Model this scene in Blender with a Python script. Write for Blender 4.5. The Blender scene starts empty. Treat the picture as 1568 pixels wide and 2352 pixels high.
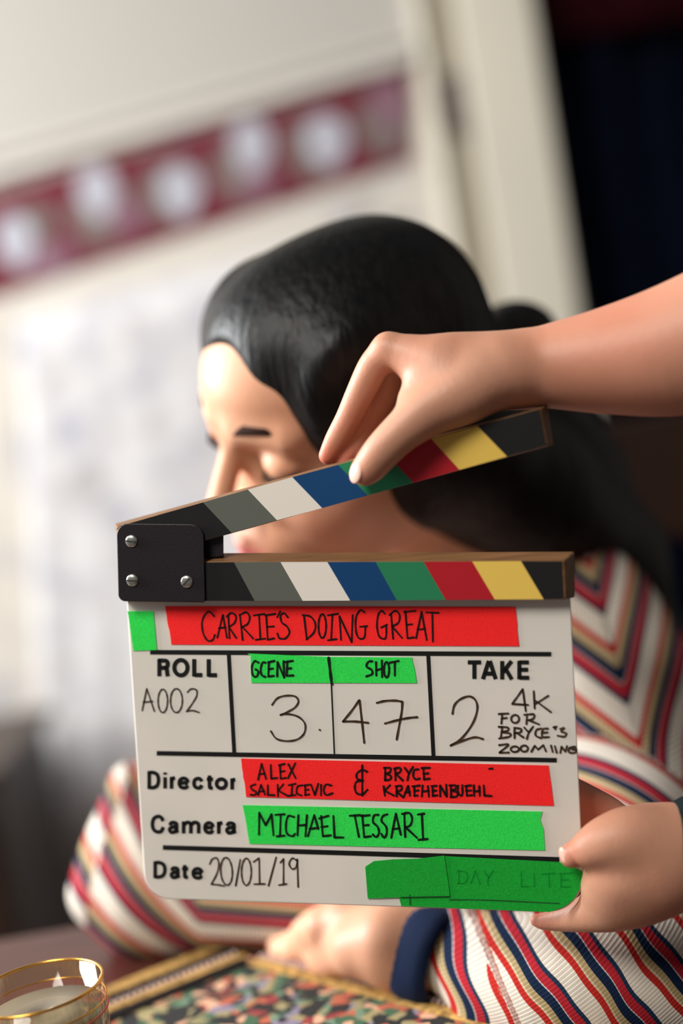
import bpy, bmesh, math, random
import numpy as np
from mathutils import Vector
random.seed(4); rng = np.random.RandomState(7)
S = bpy.context.scene
# ------------------------------------------------------------------ camera
F = 3267.0                      # focal length in pixels of a 1568 x 2352 frame
CAM = np.array([0.0, 0.0, 1.165])
PITCH, ROLL = math.radians(5), math.radians(9.5)
fw = np.array([0, math.cos(PITCH), -math.sin(PITCH)])
_r0 = np.array([1.0, 0, 0]); _u0 = np.array([0, math.sin(PITCH), math.cos(PITCH)])
rt = math.cos(ROLL)*_r0 - math.sin(ROLL)*_u0
up = math.sin(ROLL)*_r0 + math.cos(ROLL)*_u0
cd = bpy.data.cameras.new('camera'); cam = bpy.data.objects.new('camera', cd); S.collection.objects.link(cam)
from mathutils import Matrix
M = Matrix(((rt[0], up[0], -fw[0], CAM[0]), (rt[1], up[1], -fw[1], CAM[1]), (rt[2], up[2], -fw[2], CAM[2]), (0, 0, 0, 1)))
cam.matrix_world = M
cd.sensor_fit = 'HORIZONTAL'; cd.sensor_width = 24.0; cd.lens = 24.0*F/1568
cd.clip_start = .05
cd.dof.use_dof = True; cd.dof.focus_distance = 0.872; cd.dof.aperture_fstop = 1.5
S.camera = cam
# ------------------------------------------------------------------ light
W = bpy.data.worlds.new('world'); S.world = W; W.use_nodes = True
W.node_tree.nodes['Background'].inputs[0].default_value = (.93, .96, 1.0, 1)
W.node_tree.nodes['Background'].inputs[1].default_value = .10
def area(name, loc, target, size, size_y, power, col):
    l = bpy.data.lights.new(name, 'AREA'); l.shape = 'RECTANGLE'; l.size = size; l.size_y = size_y
    l.energy = power; l.color = col
    o = bpy.data.objects.new(name, l); S.collection.objects.link(o); o.location = loc
    o.rotation_euler = (Vector(target)-Vector(loc)).to_track_quat('-Z', 'Y').to_euler(); return o
area('window_light', (-2.2, 1.55, 1.95), (0.0, 1.1, 1.1), 1.2, 1.4, 140, (.97, .985, 1))
area('room_light', (-1.0, -0.35, 2.65), (0.1, 0.9, 1.05), 0.8, 0.8, 42, (1, .95, .87))
area('wall_light', (-1.9, 1.9, 2.4), (-.3, 2.9, 1.4), 1.0, 1.0, 4, (1, .98, .95))
S.view_settings.view_transform = 'Standard'; S.view_settings.look = 'None'
S.view_settings.gamma = 1; S.view_settings.use_curve_mapping = False
S.view_settings.exposure = 0.22

# ------------------------------------------------------------------ helpers
def P(px, py, d):
    return CAM + d*((px-784)/F*rt + (1176-py)/F*up + fw)
def ray(px, py):
    return (px-784)/F*rt + (1176-py)/F*up + fw
def hit(px, py, p0, n):
    d = ray(px, py); return CAM + d*(np.dot(p0-CAM, n)/np.dot(d, n))
TZ = 0.740
def T(px, py, h=0.0):           # a point at height h above the table top
    return hit(px, py, np.array([0, 0, TZ+h]), np.array([0, 0, 1.0]))
WY = 2.85
def WL(px, py, off=0.0):        # a point on the back wall
    return hit(px, py, np.array([0, WY-off, 0]), np.array([0, 1.0, 0]))
Rb = np.array([[.97182656, -.0519359, .2299039], [.02725386, .9936394, .10926102], [-.23411614, -.09991699, .96706061]])
def c2w(v): return v[0]*rt + v[1]*up + v[2]*fw
BX, BY, BN = c2w(Rb[:, 0]), c2w(Rb[:, 1]), -c2w(Rb[:, 2])
BC = CAM + c2w([.00473446, -.15010765, .87826053])
def B(px, py, off=0.0):         # a point on the slate's face, off metres in front of it
    return hit(px, py, BC+BN*off, BN)

def srgb(r, g, b):
    f = lambda c: (c/255/12.92) if c/255 <= .04045 else ((c/255+.055)/1.055)**2.4
    return (f(r), f(g), f(b), 1)
class NT:
    def __init__(s, name):
        s.m = bpy.data.materials.new(name); s.m.use_nodes = True; s.t = s.m.node_tree
        s.b = s.t.nodes['Principled BSDF']
    def n(s, typ, **kw):
        o = s.t.nodes.new(typ)
        for k, v in kw.items():
            if k in o.inputs.keys(): o.inputs[k].default_value = v
            else: setattr(o, k, v)
        return o
    def l(s, a, b): s.t.links.new(a, b)
def mat(name, col, rough=.5, spec=.5, var=.0, scale=40, bump=0, bscale=200, metal=0, col2=None, sss=0, sheen=0, stretch=None):
    k = NT(name); b = k.b
    b.inputs['Base Color'].default_value = col; b.inputs['Roughness'].default_value = rough
    b.inputs['Metallic'].default_value = metal
    b.inputs['Specular IOR Level'].default_value = spec
    if sheen: b.inputs['Sheen Weight'].default_value = sheen
    tc = k.n('ShaderNodeTexCoord'); src = tc.outputs['Object']
    if stretch:
        mp = k.n('ShaderNodeMapping'); mp.inputs['Scale'].default_value = stretch; k.l(src, mp.inputs[0]); src = mp.outputs[0]
    if var or col2:
        nz = k.n('ShaderNodeTexNoise'); nz.inputs['Scale'].default_value = scale; nz.inputs['Detail'].default_value = 4
        k.l(src, nz.inputs['Vector'])
        rp = k.n('ShaderNodeValToRGB'); k.l(nz.outputs['Fac'], rp.inputs[0])
        c2 = col2 or tuple(c*(1-var) for c in col[:3])+(1,)
        rp.color_ramp.elements[0].position = .35; rp.color_ramp.elements[0].color = c2
        rp.color_ramp.elements[1].position = .65; rp.color_ramp.elements[1].color = col
        k.l(rp.outputs[0], b.inputs['Base Color'])
    if bump:
        nb = k.n('ShaderNodeTexNoise'); nb.inputs['Scale'].default_value = bscale; k.l(src, nb.inputs['Vector'])
        bp = k.n('ShaderNodeBump'); bp.inputs['Strength'].default_value = bump; bp.inputs['Distance'].default_value = .001
        k.l(nb.outputs['Fac'], bp.inputs['Height']); k.l(bp.outputs[0], b.inputs['Normal'])
    if sss:
        b.inputs['Subsurface Weight'].default_value = sss; b.inputs['Subsurface Radius'].default_value = (1, .35, .2)
        b.inputs['Subsurface Scale'].default_value = .004
    return k.m

def wloc(o):
    v = np.zeros(3)
    while o is not None: v += np.array(o.location); o = o.parent
    return v
def obj(name, verts, faces, m, parent=None, origin=None, smooth=False, mats=None, fm=None, attrs=None):
    verts = np.asarray(verts, float)
    base = wloc(parent) if parent is not None else np.zeros(3)
    if origin is None: origin = base if parent is not None else np.zeros(3)
    origin = np.asarray(origin, float)
    me = bpy.data.meshes.new(name); me.from_pydata([tuple(v) for v in (verts-origin)], [], [tuple(int(i) for i in f) for f in faces])
    for mm in (mats or [m]): me.materials.append(mm)
    if fm is not None: me.polygons.foreach_set('material_index', np.asarray(fm, np.int32))
    if smooth: me.polygons.foreach_set('use_smooth', np.ones(len(me.polygons), bool))
    for k, a in (attrs or {}).items():
        at = me.attributes.new(k, 'FLOAT', 'POINT'); at.data.foreach_set('value', np.asarray(a, np.float32))
    me.update()
    o = bpy.data.objects.new(name, me); S.collection.objects.link(o); o.location = tuple(origin-base)
    if parent is not None: o.parent = parent
    return o
def empty(name, loc, label, cat, group=None):
    o = bpy.data.objects.new(name, None); S.collection.objects.link(o); o.location = tuple(loc); o.empty_display_size = .05
    tag(o, label, cat, group); return o
def tag(o, label, cat=None, group=None, kind=None):
    if label: o['label'] = label
    if cat: o['category'] = cat
    if group: o['group'] = group
    if kind: o['kind'] = kind
    return o
def bevel(o, w, seg=2, ang=.6):
    md = o.modifiers.new('bevel', 'BEVEL'); md.width = w; md.segments = seg; md.limit_method = 'ANGLE'; md.angle_limit = ang
    for p in o.data.polygons: p.use_smooth = True
    md2 = o.modifiers.new('wn', 'WEIGHTED_NORMAL'); md2.keep_sharp = True
    return o
class MB:
    def __init__(s): s.v = []; s.f = []; s.m = []
    def add(s, v, f, mi=0):
        n = len(s.v); s.v += [tuple(x) for x in v]; s.f += [tuple(i+n for i in q) for q in f]; s.m += [mi]*len(f)
    def box(s, lo, hi, mi=0):
        x0, y0, z0 = lo; x1, y1, z1 = hi
        s.hexa([(x0, y0, z0), (x1, y0, z0), (x1, y1, z0), (x0, y1, z0)], [(x0, y0, z1), (x1, y0, z1), (x1, y1, z1), (x0, y1, z1)], mi)
    def hexa(s, a, b, mi=0):     # two matching loops
        n = len(a)
        s.add(list(a)+list(b), [tuple(range(n))[::-1], tuple(range(n, 2*n))]+[(i, (i+1) % n, n+(i+1) % n, n+i) for i in range(n)], mi)
    def tube(s, pts, rad, seg=10, mi=0, cap=True):
        pts = [np.asarray(p, float) for p in pts]; n = len(pts)
        if np.isscalar(rad): rad = [rad]*n
        V = []; prev = None
        for i, p in enumerate(pts):
            t = pts[min(i+1, n-1)]-pts[max(i-1, 0)]; t = t/np.linalg.norm(t)
            if prev is None:
                a = np.cross(t, [0, 0, 1.0]); a = a if np.linalg.norm(a) > .1 else np.cross(t, [1.0, 0, 0])
            else: a = prev - t*np.dot(prev, t)
            a = a/np.linalg.norm(a); prev = a; b = np.cross(t, a)
            for j in range(seg):
                w = 2*math.pi*j/seg; V.append(p+rad[i]*(math.cos(w)*a+math.sin(w)*b))
        Fs = [(i*seg+j, i*seg+(j+1) % seg, (i+1)*seg+(j+1) % seg, (i+1)*seg+j) for i in range(n-1) for j in range(seg)]
        if cap: Fs += [tuple(range(seg))[::-1], tuple(range((n-1)*seg, n*seg))]
        s.add(V, Fs, mi)
    def lathe(s, c, prof, seg=64, mi=0):   # profile of (radius, height), closed loop
        V = []; n = len(prof)
        for j in range(seg):
            w = 2*math.pi*j/seg
            for r_, z_ in prof: V.append((c[0]+r_*math.cos(w), c[1]+r_*math.sin(w), c[2]+z_))
        s.add(V, [(j*n+i, ((j+1) % seg)*n+i, ((j+1) % seg)*n+(i+1) % n, j*n+(i+1) % n) for j in range(seg) for i in range(n)], mi)
    def build(s, name, m, parent=None, **kw):
        o = obj(name, s.v, s.f, None, parent, mats=m, fm=s.m, **kw) if isinstance(m, list) else obj(name, s.v, s.f, m, parent, **kw)
        bm = bmesh.new(); bm.from_mesh(o.data); bmesh.ops.recalc_face_normals(bm, faces=bm.faces); bm.to_mesh(o.data); bm.free(); return o

def catmull(pts, n=6):
    if len(pts) < 3:
        return [np.array(pts[0], float)+(np.array(pts[1], float)-np.array(pts[0], float))*k/4 for k in range(5)]
    p = [np.array(q, float) for q in pts]; closed = np.allclose(p[0], p[-1])
    q = [p[-2]]+p+[p[1]] if closed else [2*p[0]-p[1]]+p+[2*p[-1]-p[-2]]
    out = []
    for i in range(1, len(q)-2):
        for k in range(n):
            t = k/n; out.append(.5*(2*q[i]+(q[i+1]-q[i-1])*t+(2*q[i-1]-5*q[i]+4*q[i+1]-q[i+2])*t*t+(3*q[i]-q[i-1]-3*q[i+1]+q[i+2])*t**3))
    return out+[p[-1]]
# ---- implicit surfaces -------------------------------------------------
def surface_nets(D, lo, res):
    s = D < 0
    c = s[:-1, :-1, :-1].astype(np.int8)
    for dx in (0, 1):
        for dy in (0, 1):
            for dz in (0, 1):
                if dx+dy+dz: c = c + s[dx:s.shape[0]-1+dx, dy:s.shape[1]-1+dy, dz:s.shape[2]-1+dz]
    act = (c > 0) & (c < 8)
    I = np.argwhere(act); idx = -np.ones(act.shape, np.int64); idx[act] = np.arange(len(I))
    acc = np.zeros((len(I), 3)); cnt = np.zeros(len(I))
    cor = [(a, b, d) for a in (0, 1) for b in (0, 1) for d in (0, 1)]
    for a in cor:
        for ax in range(3):
            if a[ax]: continue
            b = list(a); b[ax] = 1
            va = D[I[:, 0]+a[0], I[:, 1]+a[1], I[:, 2]+a[2]]; vb = D[I[:, 0]+b[0], I[:, 1]+b[1], I[:, 2]+b[2]]
            m = (va < 0) != (vb < 0); t = va[m]/(va[m]-vb[m])
            p = np.tile(np.array(a, float), (m.sum(), 1)); p[:, ax] += t
            acc[m] += p; cnt[m] += 1
    V = lo + res*(I + acc/cnt[:, None]); Fs = []
    for ax in range(3):
        o1, o2 = [(1, 2), (2, 0), (0, 1)][ax]
        A = np.take(s, range(s.shape[ax]-1), ax); Bq = np.take(s, range(1, s.shape[ax]), ax)
        E = np.argwhere(A != Bq); E = E[(E[:, o1] > 0) & (E[:, o2] > 0) & (E[:, o1] < s.shape[o1]-1) & (E[:, o2] < s.shape[o2]-1)]
        def cell(d1, d2):
            e = E.copy(); e[:, o1] -= d1; e[:, o2] -= d2; return idx[e[:, 0], e[:, 1], e[:, 2]]
        q = np.stack([cell(1, 1), cell(0, 1), cell(0, 0), cell(1, 0)], 1)
        ins = s[E[:, 0], E[:, 1], E[:, 2]]
        q[~ins] = q[~ins][:, ::-1]; Fs.append(q)
    Fs = np.concatenate(Fs)
    return V, Fs[(Fs >= 0).all(1)]
def cap(a, b, ra, rb, k=.01, neg=False): return ('c', np.asarray(a, float), np.asarray(b, float), ra, rb, k, neg)
def ell(c, r, k=.01, R=None, neg=False):
    return ('e', np.asarray(c, float), np.asarray(r, float)*np.ones(3), R if R is not None else np.eye(3), 0, k, neg)
def spl(pts, rads, k=.01, n=5):
    q = catmull([list(p)+[r_] for p, r_ in zip(pts, rads)], n); q = np.array(q)
    return [('s', q[:, :3], q[:, 3], None, None, k, False)]
def pdist(p, X):
    if p[0] == 's':
        out = None
        for i in range(len(p[1])-1):
            d = pdist(('c', p[1][i], p[1][i+1], p[2][i], p[2][i+1]), X); out = d if out is None else np.minimum(out, d)
        return out
    if p[0] == 'c':
        a, b, ra, rb = p[1:5]; ab = b-a; L2 = max(ab@ab, 1e-12); L = math.sqrt(L2); sl = max(-.9, min(.9, (rb-ra)/L))
        x = ((X-a)@ab)/L; y = np.sqrt(np.maximum(((X-a)**2).sum(-1)-x*x, 0))
        t = np.clip((x+y*sl/math.sqrt(1-sl*sl))/L, 0, 1); return np.linalg.norm(X-a-t[..., None]*ab, axis=-1)-(ra+(rb-ra)*t)
    c, r, R = p[1:4]; Y = (X-c)@R            # columns of R are the axes
    k0 = np.linalg.norm(Y/r, axis=-1); k1 = np.linalg.norm(Y/(r*r), axis=-1)+1e-9
    return k0*(k0-1)/k1
def pbox(p):
    if p[0] == 's': r = p[2].max(); return p[1].min(0)-r, p[1].max(0)+r
    if p[0] == 'c': r = max(p[3], p[4]); return np.minimum(p[1], p[2])-r, np.maximum(p[1], p[2])+r
    e = np.abs(p[3])@p[2]; return p[1]-e, p[1]+e
def sdf(prims, res):
    lo = np.min([pbox(p)[0] for p in prims if not p[6]], 0)-4*res; hi = np.max([pbox(p)[1] for p in prims if not p[6]], 0)+4*res
    n = np.ceil((hi-lo)/res).astype(int)+1; D = np.full(n, .05)
    ax = [lo[i]+res*np.arange(n[i]) for i in range(3)]
    for p in prims:
        a, b = pbox(p); k = p[5]; mg = k+3*res
        i0 = np.clip(np.floor((a-mg-lo)/res).astype(int), 0, n-1); i1 = np.clip(np.ceil((b+mg-lo)/res).astype(int)+1, 1, n)
        if (i1 <= i0).any(): continue
        X = np.stack(np.meshgrid(*[ax[i][i0[i]:i1[i]] for i in range(3)], indexing='ij'), -1)
        d = pdist(p, X); sl = tuple(slice(i0[i], i1[i]) for i in range(3)); C = D[sl]
        if p[6]:
            h = np.maximum(k-np.abs(-d-C), 0)/k; D[sl] = np.maximum(C, -d)+h*h*k/4
        else:
            h = np.maximum(k-np.abs(d-C), 0)/k; D[sl] = np.minimum(C, d)-h*h*k/4
    return surface_nets(D, lo, res)
def join(parts):
    V = []; Fs = []; n = 0
    for v, f in parts: V.append(v); Fs.append(f+n); n += len(v)
    return np.concatenate(V), np.concatenate(Fs)
def chain(pts, rads, k=.01): return [cap(pts[i], pts[i+1], rads[i], rads[i+1], k) for i in range(len(pts)-1)]

# ------------------------------------------------------------------ materials
white_wall = mat('wallpaper cream', srgb(174, 169, 161), .8, .2)
def wallpaper(name, base, spot, spot2, amt, scale=9):
    k = NT(name); tc = k.n('ShaderNodeTexCoord')
    def blot(sc, lo, hi, off):
        mp = k.n('ShaderNodeMapping'); mp.inputs['Location'].default_value = off; k.l(tc.outputs['Object'], mp.inputs[0])
        v = k.n('ShaderNodeTexNoise'); v.inputs['Scale'].default_value = sc; v.inputs['Detail'].default_value = 1; k.l(mp.outputs[0], v.inputs['Vector'])
        mr = k.n('ShaderNodeMapRange'); mr.inputs[1].default_value = lo; mr.inputs[2].default_value = hi; mr.inputs[4].default_value = amt
        k.l(v.outputs['Fac'], mr.inputs[0]); return mr.outputs[0]
    m1 = k.n('ShaderNodeMix', data_type='RGBA'); m1.inputs[6].default_value = base; m1.inputs[7].default_value = spot; k.l(blot(scale, .52, .72, (0, 0, 0)), m1.inputs[0])
    m2 = k.n('ShaderNodeMix', data_type='RGBA'); k.l(m1.outputs[2], m2.inputs[6]); m2.inputs[7].default_value = spot2; k.l(blot(scale*1.2, .55, .75, (5, 3, 1)), m2.inputs[0])
    k.l(m2.outputs[2], k.b.inputs['Base Color']); k.b.inputs['Roughness'].default_value = .85; return k.m
flower_wall = wallpaper('floral wallpaper', srgb(196, 189, 178), srgb(140, 140, 154), srgb(142, 132, 122), .6)
lace = wallpaper('lace cloth', srgb(200, 197, 196), srgb(140, 141, 158), srgb(152, 146, 146), .75, 11)
paint = mat('cream painted wood', srgb(206, 199, 182), .6, .3, var=.05, scale=3)
navy_cloth = mat('navy curtain cloth', srgb(14, 22, 42), .9, .1, var=.3, scale=8)
maroon_cloth = mat('maroon cloth', srgb(62, 16, 28), .9, .1, var=.2, scale=8)
table_wood = mat('dark table wood', srgb(70, 34, 26), .33, .5, var=.4, scale=4, stretch=(1, 12, 1))
chair_wood = mat('dark chair wood', srgb(48, 30, 22), .4, .4, var=.4, scale=6)
stick_wood = mat('brown stick wood', srgb(132, 94, 60), .5, .35, var=.35, scale=26, stretch=(.6, 6, 6))
label_cols = dict(black=(27, 26, 27), grey=(92, 95, 88), white=(224, 217, 207), blue=(12, 62, 108), green=(38, 122, 82), red=(172, 26, 38), yellow=(226, 190, 88))
LAB = {k: mat('label '+k, srgb(*v), .42, .3) for k, v in label_cols.items()}
slate_white = mat('white acrylic', srgb(222, 216, 207), .35, .4, col2=srgb(214, 210, 201), scale=14)
tape_red = mat('fluorescent red tape', srgb(255, 42, 42), .75, .15, var=.08, scale=900, bump=.3, bscale=1500)
tape_green = mat('fluorescent green tape', srgb(50, 228, 86), .75, .15, var=.14, scale=700, bump=.3, bscale=1500)
tape_green_d = mat('green cloth tape', srgb(20, 168, 52), .7, .2, var=.16, scale=600, bump=.3, bscale=1500)
ink_print = mat('printed black', srgb(16, 18, 18), .5, .3)
ink_pen = mat('marker ink', srgb(38, 24, 16), .5, .3, col2=srgb(72, 50, 28), scale=160)
ink_tape = mat('marker ink on tape', srgb(34, 10, 10), .6, .2)
ink_gtape = mat('marker ink on green tape', srgb(10, 26, 16), .6, .2)
ink_ghost = mat('faint green writing', srgb(14, 140, 44), .8, .1)
plate_m = mat('black lacquered steel', srgb(30, 24, 28), .38, .4, bump=.15, bscale=900)
screw_m = mat('nickel screw', srgb(176, 178, 170), .3, .5, metal=.85)
slot_m = mat('screw slot shadow', srgb(40, 40, 38), .7)
gold_m = mat('gilt rim', srgb(232, 176, 84), .25, .5, metal=1)
gold_cloth = mat('gold braid', srgb(190, 150, 84), .8, .2, col2=srgb(120, 90, 46), scale=160, bump=.6, bscale=500)
pink_thread = mat('pale lilac thread', srgb(206, 180, 176), .8, .2)
black_cloth = mat('black velvet', srgb(24, 20, 18), .9, .1)
shirt_m = mat('dark shirt cloth', srgb(26, 36, 38), .9, .1, var=.2, scale=60)
trouser_m = mat('dark trousers', srgb(24, 26, 34), .9, .1)
cuff_m = mat('navy ribbed cuff', srgb(20, 34, 62), .85, .15, bump=.5, bscale=900)
nail_m = mat('fingernail', srgb(228, 180, 164), .3, .5, sss=.1)
lash_m = mat('brow hair', srgb(46, 30, 24), .8, .1)

def skin(name, c0, c1, c2):
    k = NT(name); b = k.b; tc = k.n('ShaderNodeTexCoord')
    nz = k.n('ShaderNodeTexNoise'); nz.inputs['Scale'].default_value = 35; nz.inputs['Detail'].default_value = 5; k.l(tc.outputs['Object'], nz.inputs['Vector'])
    m1 = k.n('ShaderNodeMix', data_type='RGBA'); m1.inputs[6].default_value = c0; m1.inputs[7].default_value = c1; k.l(nz.outputs['Fac'], m1.inputs[0])
    at = k.n('ShaderNodeAttribute', attribute_name='flush'); m2 = k.n('ShaderNodeMix', data_type='RGBA'); k.l(at.outputs['Fac'], m2.inputs[0])
    k.l(m1.outputs[2], m2.inputs[6]); m2.inputs[7].default_value = c2; k.l(m2.outputs[2], b.inputs['Base Color'])
    b.inputs['Roughness'].default_value = .48; b.inputs['Specular IOR Level'].default_value = .35
    b.inputs['Subsurface Weight'].default_value = .22; b.inputs['Subsurface Radius'].default_value = (1, .3, .18); b.inputs['Subsurface Scale'].default_value = .005
    n2 = k.n('ShaderNodeTexNoise'); n2.inputs['Scale'].default_value = 420; n2.inputs['Detail'].default_value = 3; k.l(tc.outputs['Object'], n2.inputs['Vector'])
    bp = k.n('ShaderNodeBump'); bp.inputs['Strength'].default_value = .25; bp.inputs['Distance'].default_value = .0006; k.l(n2.outputs['Fac'], bp.inputs['Height']); k.l(bp.outputs[0], b.inputs['Normal'])
    return k.m
skin_crew = skin('skin warm', srgb(200, 150, 124), srgb(182, 128, 102), srgb(196, 98, 78))
skin_face = skin('skin fair', srgb(226, 172, 140), srgb(212, 154, 122), srgb(206, 100, 104))

def hair_mat():
    k = NT('dark hair'); b = k.b; tc = k.n('ShaderNodeTexCoord'); mp = k.n('ShaderNodeMapping'); mp.inputs['Scale'].default_value = (60, 60, 9)
    mp.inputs['Rotation'].default_value = (.3, 1.0, .2); k.l(tc.outputs['Object'], mp.inputs[0])
    nz = k.n('ShaderNodeTexNoise'); nz.inputs['Scale'].default_value = 3; nz.inputs['Detail'].default_value = 5; k.l(mp.outputs[0], nz.inputs['Vector'])
    rp = k.n('ShaderNodeValToRGB'); k.l(nz.outputs['Fac'], rp.inputs[0]); rp.color_ramp.elements[0].position = .35; rp.color_ramp.elements[0].color = srgb(5, 5, 6)
    rp.color_ramp.elements[1].position = .7; rp.color_ramp.elements[1].color = srgb(18, 16, 15); k.l(rp.outputs[0], b.inputs['Base Color'])
    b.inputs['Roughness'].default_value = .42; b.inputs['Specular IOR Level'].default_value = .22
    bp = k.n('ShaderNodeBump'); bp.inputs['Strength'].default_value = .5; bp.inputs['Distance'].default_value = .003; k.l(nz.outputs['Fac'], bp.inputs['Height']); k.l(bp.outputs[0], b.inputs['Normal'])
    return k.m
hair_m = hair_mat()

def knit_mat():
    k = NT('striped knit'); b = k.b; at = k.n('ShaderNodeAttribute', attribute_name='stripe')
    fr = k.n('ShaderNodeMath', operation='FRACT'); k.l(at.outputs['Fac'], fr.inputs[0])
    rp = k.n('ShaderNodeValToRGB'); k.l(fr.outputs[0], rp.inputs[0]); cr = rp.color_ramp; cr.interpolation = 'CONSTANT'
    cream = srgb(226, 218, 206)
    seq = [(0, cream), (.25, srgb(188, 46, 40)), (.365, srgb(206, 192, 160)), (.40, srgb(176, 156, 116)), (.51, srgb(22, 38, 66)), (.67, srgb(196, 190, 190)), (.69, srgb(178, 40, 52)), (.84, srgb(32, 52, 78)), (.92, cream)]
    cr.elements[0].position = 0; cr.elements[0].color = seq[0][1]; cr.elements[1].position = seq[1][0]; cr.elements[1].color = seq[1][1]
    for p, c in seq[2:]: e = cr.elements.new(p); e.color = c
    ab = k.n('ShaderNodeAttribute', attribute_name='rib'); f2 = k.n('ShaderNodeMath', operation='FRACT'); k.l(ab.outputs['Fac'], f2.inputs[0])
    s2 = k.n('ShaderNodeMath', operation='LESS_THAN'); s2.inputs[1].default_value = .32; k.l(f2.outputs[0], s2.inputs[0])
    mu = k.n('ShaderNodeMath', operation='MULTIPLY'); mu.inputs[1].default_value = .6; k.l(s2.outputs[0], mu.inputs[0])
    mx = k.n('ShaderNodeMix', data_type='RGBA', blend_type='MULTIPLY'); k.l(mu.outputs[0], mx.inputs[0]); k.l(rp.outputs[0], mx.inputs[6]); mx.inputs[7].default_value = srgb(140, 120, 88)
    k.l(mx.outputs[2], b.inputs['Base Color']); b.inputs['Roughness'].default_value = .9; b.inputs['Specular IOR Level'].default_value = .1
    w = k.n('ShaderNodeMath', operation='PINGPONG'); w.inputs[1].default_value = .5; k.l(ab.outputs['Fac'], w.inputs[0])
    bp = k.n('ShaderNodeBump'); bp.inputs['Strength'].default_value = .6; bp.inputs['Distance'].default_value = .001; k.l(w.outputs[0], bp.inputs['Height']); k.l(bp.outputs[0], b.inputs['Normal'])
    return k.m
knit = knit_mat()
def floral_mat():
    k = NT('tapestry flowers'); b = k.b; tc = k.n('ShaderNodeTexCoord')
    nz = k.n('ShaderNodeTexNoise'); nz.inputs['Scale'].default_value = 40; k.l(tc.outputs['Object'], nz.inputs['Vector'])
    ad = k.n('ShaderNodeMix', data_type='RGBA', blend_type='ADD'); ad.inputs[0].default_value = .03; k.l(tc.outputs['Object'], ad.inputs[6]); k.l(nz.outputs['Color'], ad.inputs[7])
    v = k.n('ShaderNodeTexVoronoi'); v.inputs['Scale'].default_value = 105; k.l(ad.outputs[2], v.inputs['Vector'])
    sp = k.n('ShaderNodeSeparateColor'); k.l(v.outputs['Color'], sp.inputs[0])
    rp = k.n('ShaderNodeValToRGB'); rp.color_ramp.interpolation = 'CONSTANT'; k.l(sp.outputs[0], rp.inputs[0])
    cols = [(0, (20, 20, 18)), (.36, (52, 84, 58)), (.50, (140, 128, 88)), (.60, (168, 84, 58)), (.68, (196, 150, 120)), (.76, (96, 122, 98)), (.86, (130, 44, 40)), (.93, (120, 110, 130))]
    cr = rp.color_ramp; cr.elements[0].position = 0; cr.elements[0].color = srgb(*cols[0][1]); cr.elements[1].position = .36; cr.elements[1].color = srgb(*cols[1][1])
    for p, c in cols[2:]: e = cr.elements.new(p); e.color = srgb(*c)
    k.l(rp.outputs[0], b.inputs['Base Color']); b.inputs['Roughness'].default_value = .9
    return k.m
floral = floral_mat()

# ================================================================== SETTING
def struct(name, mb, m):
    o = mb.build(name, m); o['kind'] = 'structure'; return o
m = MB(); m.box((-3.2, -2.0, -.05), (3.2, 5.2, 0)); struct('floor', m, mat('brown floorboards', srgb(86, 62, 46), .5, .4, var=.3, scale=5, stretch=(8, 1, 1)))
xr = WL(985, 300)[0]
m = MB(); m.box((-3.2, WY, 0), (xr, WY+.12, 2.9)); struct('wall_back', m, flower_wall)
# smooth plaster above the border, standing 3 mm proud of the paper
def wall_poly(mb, pts, o0, o1, mi=0): mb.hexa([WL(x, y, o0) for x, y in pts], [WL(x, y, o1) for x, y in pts], mi)
m = MB(); wall_poly(m, [(-900, 600), (955, 130), (930, -500), (-900, -500)], 0, .004); struct('trim_1', m, white_wall)
m = MB(); wall_poly(m, [(-900, 660), (952, 140), (952, 112), (-900, 632)], .004, .03); wall_poly(m, [(-900, 610), (952, 92), (952, 78), (-900, 596)], .004, .018)
bevel(struct('trim_2', m, mat('picture rail paint', srgb(196, 190, 181), .6)), .004)
# door casing to the right: groove, board and outer lip
xa, xb, xc, xd, xe = [WL(x, 400)[0] for x in (985, 1030, 1068, 1100, 1276)]
m = MB(); m.box((xr, WY-.03, 0), (xb, WY+.12, 2.9)); m.box((xb, WY-.005, 0), (xc, WY+.12, 2.9)); m.box((xc, WY+.015, 0), (xd, WY+.12, 2.9)); m.box((xd, WY-.035, 0), (xe, WY+.12, 2.9))
bevel(struct('trim_3', m, paint), .006)
m = MB(); m.box((xe, WY+.9, 0), (3.2, WY+1.0, 2.9)); struct('wall_far', m, mat('dark far room wall', srgb(20, 22, 30), .9))

m = MB(); m.box((2.2, -1.8, 0), (2.3, WY+1.0, 2.9)); struct('wall_right', m, mat('side wall paint', srgb(120, 116, 110), .9))
m = MB(); wx = -2.45
m.box((wx, -1.8, 0), (wx+.1, .85, 2.9)); m.box((wx, 2.25, 0), (wx+.1, WY, 2.9)); m.box((wx, .85, 0), (wx+.1, 2.25, 1.2)); m.box((wx, .85, 2.7), (wx+.1, 2.25, 2.9)); struct('wall_left', m, white_wall)
m = MB()
for a, b_ in (((.85, 1.2), (2.25, 1.25)), ((.85, 2.65), (2.25, 2.7)), ((.85, 1.2), (.9, 2.7)), ((2.2, 1.2), (2.25, 2.7)), ((1.53, 1.2), (1.57, 2.7))): m.box((wx+.02, a[0], a[1]), (wx+.08, b_[0], b_[1]))
struct('window_1', m, paint)
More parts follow.
